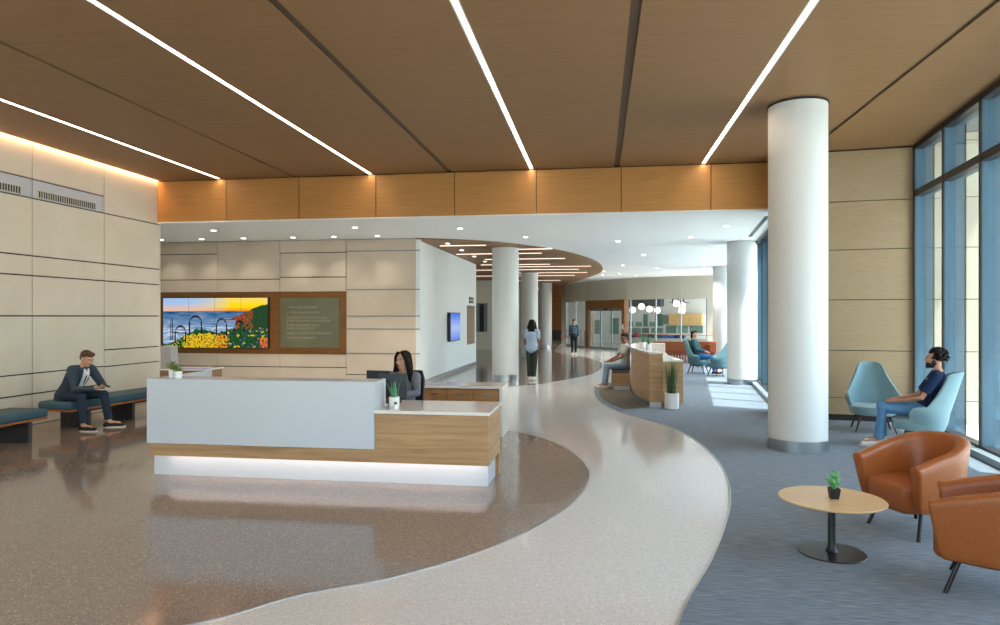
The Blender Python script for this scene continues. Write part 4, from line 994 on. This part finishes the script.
    melt(b, 'hair', hairm, root, .006 if hair == 'curly' else .008, 0 if hair == 'curly' else 1)
    if beard:
        b = B(); b.ell(T(0, -.036, -.078), (.062, .062, .040), 12, mt); b.ell(T(0, -.084, -.044), (.03, .016, .006), 8, mt)
        for q in (-1, 1): b.ell(T(q*.064, -.012, -.045), (.012, .03, .042), 8, mt)
        b.ell(T(0, -.07, -.098), (.034, .03, .026), 8, mt)
        melt(b, 'beard', beard, root, .006, 1)
    # clothes
    tm, tsl, tr, shoe = wear['top'], wear.get('sleeve', 'long'), wear['trousers'], wear['shoes']
    g = wear.get('bulk', 1.)
    b = B(); wd = wear.get('hem', 0.0)
    down = (P-W_).normalized()
    b.tube([P+down*wd, W_, Cc, N_-V((0, 0, .065))], [(.172*g, .132*g), (.150*g, .118*g), (.170*g, .126*g), (.10, .085)], 18, side=side, dome=True)
    b.tube([J['sr'], J['sl']], .062*g, 10, dome=True)
    for q in 'lr':
        s_, e_, w_ = J['s'+q], J['e'+q], J['w'+q]
        if tsl == 'long': b.tube([s_, e_, e_.lerp(w_, .93)], [.068*g, .054*g, .041*g], 12, dome=False)
        else: b.tube([s_, s_.lerp(e_, .78)], [.070*g, .062*g], 12, dome=False)
    top = melt(b, 'jacket' if wear.get('jacket') else 'shirt', tm, root, .009, 3)
    b = B()
    b.tube([P-down*.06, P+down*.05], [(.155, .125), (.17, .13)], 16, side=hs, dome=True)
    for q in 'lr':
        kk = wear.get('leg', 1.)
        b.tube([J['h'+q], J['k'+q], J['k'+q].lerp(J['a'+q], wear.get('cuff', .93))], [.098, .072*kk, .058*kk], 14, dome=False)
        b.ell(J['k'+q], (.070*kk,)*3, 8)
    b.tube([J['hr'], J['hl']], .10, 12, dome=True)
    melt(b, 'trousers', tr, root, .009, 3)
    for q in 'lr':
        a_, t_ = J['a'+q], J['t'+q]; dd = V((t_.x-a_.x, t_.y-a_.y, 0)).normalized(); zb = min(a_.z, t_.z)-.062
        s2 = V((-dd.y, dd.x, 0)); heel = V((a_.x, a_.y, 0))-dd*.05; toe = heel+dd*.27
        b = B(); b.tube([heel+V((0, 0, zb+.045)), heel+dd*.13+V((0, 0, zb+.05)), toe-dd*.03+V((0, 0, zb+.038))], [(.040, .042), (.045, .042), (.042, .028)], 12, side=s2, dome=True)
        b.tube([a_+V((0, 0, -.02))-dd*.01, heel+dd*.06+V((0, 0, zb+.05))], [.042, .045], 10, dome=True)
        sh = melt(b, 'shoe', shoe, root, .008, 2)
        b = B(); pr = []
        for z in (zb, zb+.022):
            pr.append([heel+dd*(.13+.155*math.cos(a))+s2*(.046*math.sin(a)*(1+.1*math.cos(a)))+V((0, 0, z)) for a in [2*PI*i/24 for i in range(24)]])
        b.rings(pr); b.make('sole', wear.get('sole', 'sole'), sh, smooth=True)
    return root, J, mt, side, top
def seated(seat=.45, lean=.0, knee=.45, feet=.12, spread=.1, footx=None, hz=1.):
    """local -Y is forward; pelvis at origin y=0"""
    P = V((0, 0, seat+.11)); 
    up = V((0, math.sin(lean), math.cos(lean)))
    J = dict(pelvis=P, waist=P+up*.15, chest=P+up*.33, neck=P+up*.52, head=P+up*.52+V((0, -.02-.02*(lean < 0), .145)))
    sh = P+up*.47
    J.update(sl=sh+V((.165, 0, 0)), sr=sh-V((.165, 0, 0)), hl=P+V((.09, -.03, -.02)), hr=P+V((-.09, -.03, -.02)))
    J.update(kl=V((spread, -.46, seat+.07)), kr=V((-spread, -.46, seat+.07)))
    J.update(al=V((spread, -.46-feet, .085)), ar=V((-spread, -.46-feet, .085)), tl=V((spread+.02, -.60-feet, .062)), tr=V((-spread-.02, -.60-feet, .062)))
    return J
def standing(k=1.):
    J = dict(pelvis=(0, 0, .93), waist=(0, 0, 1.08), chest=(0, 0, 1.27), neck=(0, .01, 1.43), head=(0, -.012, 1.565), sl=(.155, 0, 1.37), sr=(-.155, 0, 1.37), el=(.20, .03, 1.10), er=(-.20, .03, 1.10), wl=(.215, -.03, .87), wr=(-.215, -.03, .87), hl=(.085, 0, .9), hr=(-.085, 0, .9), kl=(.085, -.01, .49), kr=(-.085, -.01, .49), al=(.08, .03, .085), ar=(-.08, .03, .085), tl=(.10, -.11, .062), tr=(-.10, -.11, .062))
    return {a: V(c)*k if a[0] not in 'at' else V((c[0]*k, c[1]*k, c[2])) for a, c in J.items()}
def ang(dx, dy): return math.atan2(dx, -dy)

# 1 suited man on the bench, elbows on knees, phone in hands
J = seated(.44, lean=-.60, feet=.05, spread=.17)
J['al'] = V((.24, -.56, .085)); J['tl'] = V((.32, -.68, .062)); J['ar'] = V((-.17, -.50, .085)); J['tr'] = V((-.15, -.64, .062))
J['kl'] = V((.22, -.47, .52)); J['kr'] = V((-.17, -.46, .52))
J['head'] = J['neck']+V((0, -.085, .12))
J['el'] = V((.25, -.42, .66)); J['er'] = V((-.22, -.38, .64)); J['wl'] = V((.07, -.60, .67)); J['wr'] = V((-.03, -.58, .65))
man, JJ, mt, sd, top = person('man in slate suit seated on the blue bench looking at a phone', (-8.22, 9.47, 0), ang(.985, -.15), J, dict(top='suit', jacket=1, trousers='suit_trouser', shoes='shoe_dark', hem=.06, cuff=.9, leg=1.02, bulk=1.1), hair='short', hairm='hair_brown', skin='skin_d',
    hands=dict(l=dict(d=(-.5, -.8, .05), nrm=(-.3, .2, .9), thumb=(-.6, .5, .3), curl=.7), r=dict(d=(.45, -.85, .1), nrm=(.2, .2, .95), thumb=(.6, .4, .3), curl=.6)), headrot=(.42, 0, 0))
up = (JJ['neck']-JJ['waist']).normalized(); fwd = V((0, -1, 0)); fwd = (fwd-up*fwd.dot(up)).normalized()
b = B(); c0 = JJ['neck']-up*.02+fwd*.075
b.rings([[c0+sd*x*w_+fwd*(.035+f_)-up*z for x in (-1, -.5, 0, .5, 1)]+[c0+sd*x*w_+fwd*(.01+f_)-up*z for x in (1, .5, 0, -.5, -1)] for z, w_, f_ in ((-.03, .045, -.02), (.03, .05, .028), (.12, .045, .042), (.22, .038, .044), (.30, .03, .034))])
pn = b.make('shirt_front', 'shirt_white', man, smooth='all'); pn['label'] = 'white open-necked shirt front'
b = B(); b.rings([[c0+sd*x*w_+fwd*(.04+f_)-up*z for x in (-1, 1)]+[c0+sd*x*w_+fwd*(.036+f_)-up*z for x in (1, -1)] for z, w_, f_ in ((.05, .01, .034), (.12, .012, .045), (.20, .010, .048))])
b.make('tie', 'tie', man)
ph = bpy.data.objects.new('tmp', None)
b = B(); mm = Matrix.Rotation(man.rotation_euler.z, 4, 'Z'); b.box(-.037, .037, -.075, .075, -.004, .004)
pc = mm @ V((.02, -.72, .70)); o = b.make('phone', 'phone', bevel=.002, loc=V(man.location)+pc, rotz=man.rotation_euler.z+.3); o.rotation_euler.x = .5
bpy.data.objects.remove(ph)
tag(o, 'black smartphone held by the suited man on the bench', 'phone')

# 2 receptionist behind the desk
J = seated(.42, lean=.02, feet=.0, spread=.1)
J['el'] = V((.22, -.10, .80)); J['er'] = V((-.22, -.10, .80)); J['wl'] = V((.12, -.33, .80)); J['wr'] = V((-.12, -.33, .80))
person('woman with long dark hair in grey blazer, smiling behind the reception desk', (-2.44, 8.24, 0), ang(-.12, -.99), J, dict(top='blazer', jacket=1, trousers='black_cloth', shoes='shoe_dark'), hair='long', skin='skin_b',
    hands=dict(l=dict(d=(-.2, -1, 0), nrm=(0, 0, -1), thumb=(-1, 0, 0), curl=.4), r=dict(d=(.2, -1, 0), nrm=(0, 0, -1), thumb=(1, 0, 0), curl=.4)), headrot=(0, 0, -.25))
t = thing('office_chair', 'black office chair under the receptionist', 'chair', (-2.46, 8.24, 0), R(-7))
b = B(); b.box(-.24, .24, -.26, .2, .36, .42); b.make('seat', 'black', t, bevel=.03)
b = B(); b.rings([[(x*w_, .19+.03*(x*x)*-1+y_, z) for x in (-1, -.5, 0, .5, 1)]+[(x*w_, .24+.03*(x*x)*-1+y_, z) for x in (1, .5, 0, -.5, -1)] for z, w_, y_ in ((.52, .19, 0), (.7, .23, -.02), (.95, .23, .01), (1.06, .19, .03))]); b.make('backrest', 'black', t, bevel=.015)
b = B(); b.tube([(0, 0, .06), (0, 0, .42)], .028)
for k in range(5): a = 2*PI*k/5; b.tube([(0, 0, .08), (.27*math.cos(a), .27*math.sin(a), .04)], .02)
b.tube([(0, .16, .45), (0, .24, .45), (0, .24, .7)], .02); b.make('base', 'black', t)

# 3 standing woman from behind
J = standing(.985)
J['wl'] = V((.18, -.13, .92)); J['wr'] = V((-.18, -.13, .92)); J['kl'].x = .07; J['kr'].x = -.07; J['al'].x = .055; J['ar'].x = -.055; J['tl'].x = .07; J['tr'].x = -.07
person('woman standing with back turned, pale blue shirt, dark green trousers', (-1.83, 18.5, 0), ang(.12, .99), J, dict(top='light_shirt', sleeve='short', trousers='olive', shoes='shoe_white', hem=.05, bulk=1.06, leg=1.12), hair='long', skin='skin_c', vox=.009)
# 4 far woman walking towards us
J = standing(.965); J['al'].y = -.06; J['tl'].y = -.2; J['ar'].y = .1; J['tr'].y = -.03
person('woman in denim jacket and black trousers walking far down the hall', (-1.13, 30.85, 0), ang(-.05, -.99), J, dict(top='denim_jacket', jacket=1, trousers='black_cloth', shoes='shoe_white', hem=.04, bulk=.98, leg=.8), hair='bun', skin='skin_b', vox=.011)
# 5 man on the curved bench
J = seated(.45, lean=.03, feet=.02, spread=.09)
J['el'] = V((.22, -.12, .78)); J['er'] = V((-.22, -.12, .78)); J['wl'] = V((.12, -.36, .66)); J['wr'] = V((-.14, -.36, .66))
J['kl'].y = J['kr'].y = -.44; J['al'].y = J['ar'].y = -.50; J['tl'].y = J['tr'].y = -.64
person('young man in pale polo shirt seated on the curved counter bench', (.62, 16.78, 0), ang(-.97, -.22), J, dict(top='polo', sleeve='short', trousers='jeans_grey', shoes='shoe_white', hem=.04), hair='short', skin='skin_c', vox=.009, headrot=(.05, 0, .35),
    hands=dict(l=dict(d=(-.2, -1, -.15), nrm=(0, 0, -1), thumb=(-1, 0, 0), curl=.5), r=dict(d=(.2, -1, -.15), nrm=(0, 0, -1), thumb=(1, 0, 0), curl=.5)))
# 6 woman in far teal chair
J = seated(.43, lean=.22, feet=.08, spread=.11)
J['head'] = J['neck']+V((0, -.03, .145))
J['el'] = V((.24, -.02, .74)); J['er'] = V((-.24, -.02, .74)); J['wl'] = V((.08, -.27, .66)); J['wr'] = V((-.08, -.25, .68))
person('woman in dark teal jumper and blue jeans seated in far teal chair', tuple(T3-V((*T3F, 0))*.02), ang(*T3F), J, dict(top='teal_top', trousers='jeans_dark', shoes='shoe_dark', hem=.02, bulk=1.1), hair='tied', skin='skin_d', vox=.009, headrot=(-.1, 0, -.25),
    hands=dict(l=dict(d=(-.7, -.6, -.1), nrm=(0, .1, -1), thumb=(0, .6, .8), curl=.5), r=dict(d=(.7, -.6, -.1), nrm=(0, .1, -1), thumb=(0, .6, .8), curl=.5)))
# 7 bearded man in teal chair
J = seated(.43, lean=.24, feet=.02, spread=.11)
J['head'] = J['neck']+V((0, -.035, .145))
J['kl'] = V((.13, -.50, .52)); J['kr'] = V((-.11, -.52, .52)); J['al'] = V((.14, -.55, .085)); J['ar'] = V((-.12, -.52, .085)); J['tl'] = V((.17, -.69, .062)); J['tr'] = V((-.13, -.67, .062))
J['el'] = V((.26, -.06, .70)); J['er'] = V((-.25, -.10, .69)); J['wl'] = V((.14, -.33, .635)); J['wr'] = V((-.12, -.34, .64))
_, JJ7, _, _, top = person('bearded man with curly dark hair, navy t-shirt and washed jeans in teal chair', tuple(T2-V((*T2F, 0))*.05), ang(*T2F), J, dict(top='navy', sleeve='short', trousers='jeans', shoes='shoe_white', hem=.02, leg=1.08, bulk=1.03), hair='curly', hairm='hair_curly', skin='skin_a', vox=.0055, beard='beard', headrot=(-.08, 0, .1),
    hands=dict(l=dict(d=(-.25, -.95, -.12), nrm=(0, .1, -1), thumb=(-1, 0, 0), curl=.35), r=dict(d=(.15, -.95, -.15), nrm=(0, .1, -1), thumb=(1, 0, 0), curl=.3)))

top.data.materials.append(M['pot_white'])
_c = JJ7['chest']+V((.06, -.10, .09))
for p in top.data.polygons:
    if (p.center-_c).length < .028: p.material_index = 1
# ------------------------------------------------------------------ light
W = bpy.data.worlds.new('world'); SC.world = W; W.use_nodes = True; t = W.node_tree
sk = t.nodes.new('ShaderNodeTexSky'); sk.sky_type = 'NISHITA'; sk.sun_disc = False; sk.sun_elevation = R(65); sk.sun_rotation = R(80); sk.air_density = 1.2; sk.dust_density = 1.5
hs_ = t.nodes.new('ShaderNodeHueSaturation'); hs_.inputs['Saturation'].default_value = .62; t.links.new(sk.outputs[0], hs_.inputs['Color']); t.links.new(hs_.outputs[0], t.nodes['Background'].inputs[0]); t.nodes['Background'].inputs[1].default_value = 1.1
L_ = bpy.data.lights.new('sun', 'SUN'); L_.energy = 22; L_.angle = R(.6); L_.color = (1, .95, .88)
o = bpy.data.objects.new('sun', L_); COL.objects.link(o)
d = Vector((-.91*math.cos(R(67)), .41*math.cos(R(67)), -math.sin(R(67)))); o.rotation_euler = d.to_track_quat('-Z', 'Y').to_euler()
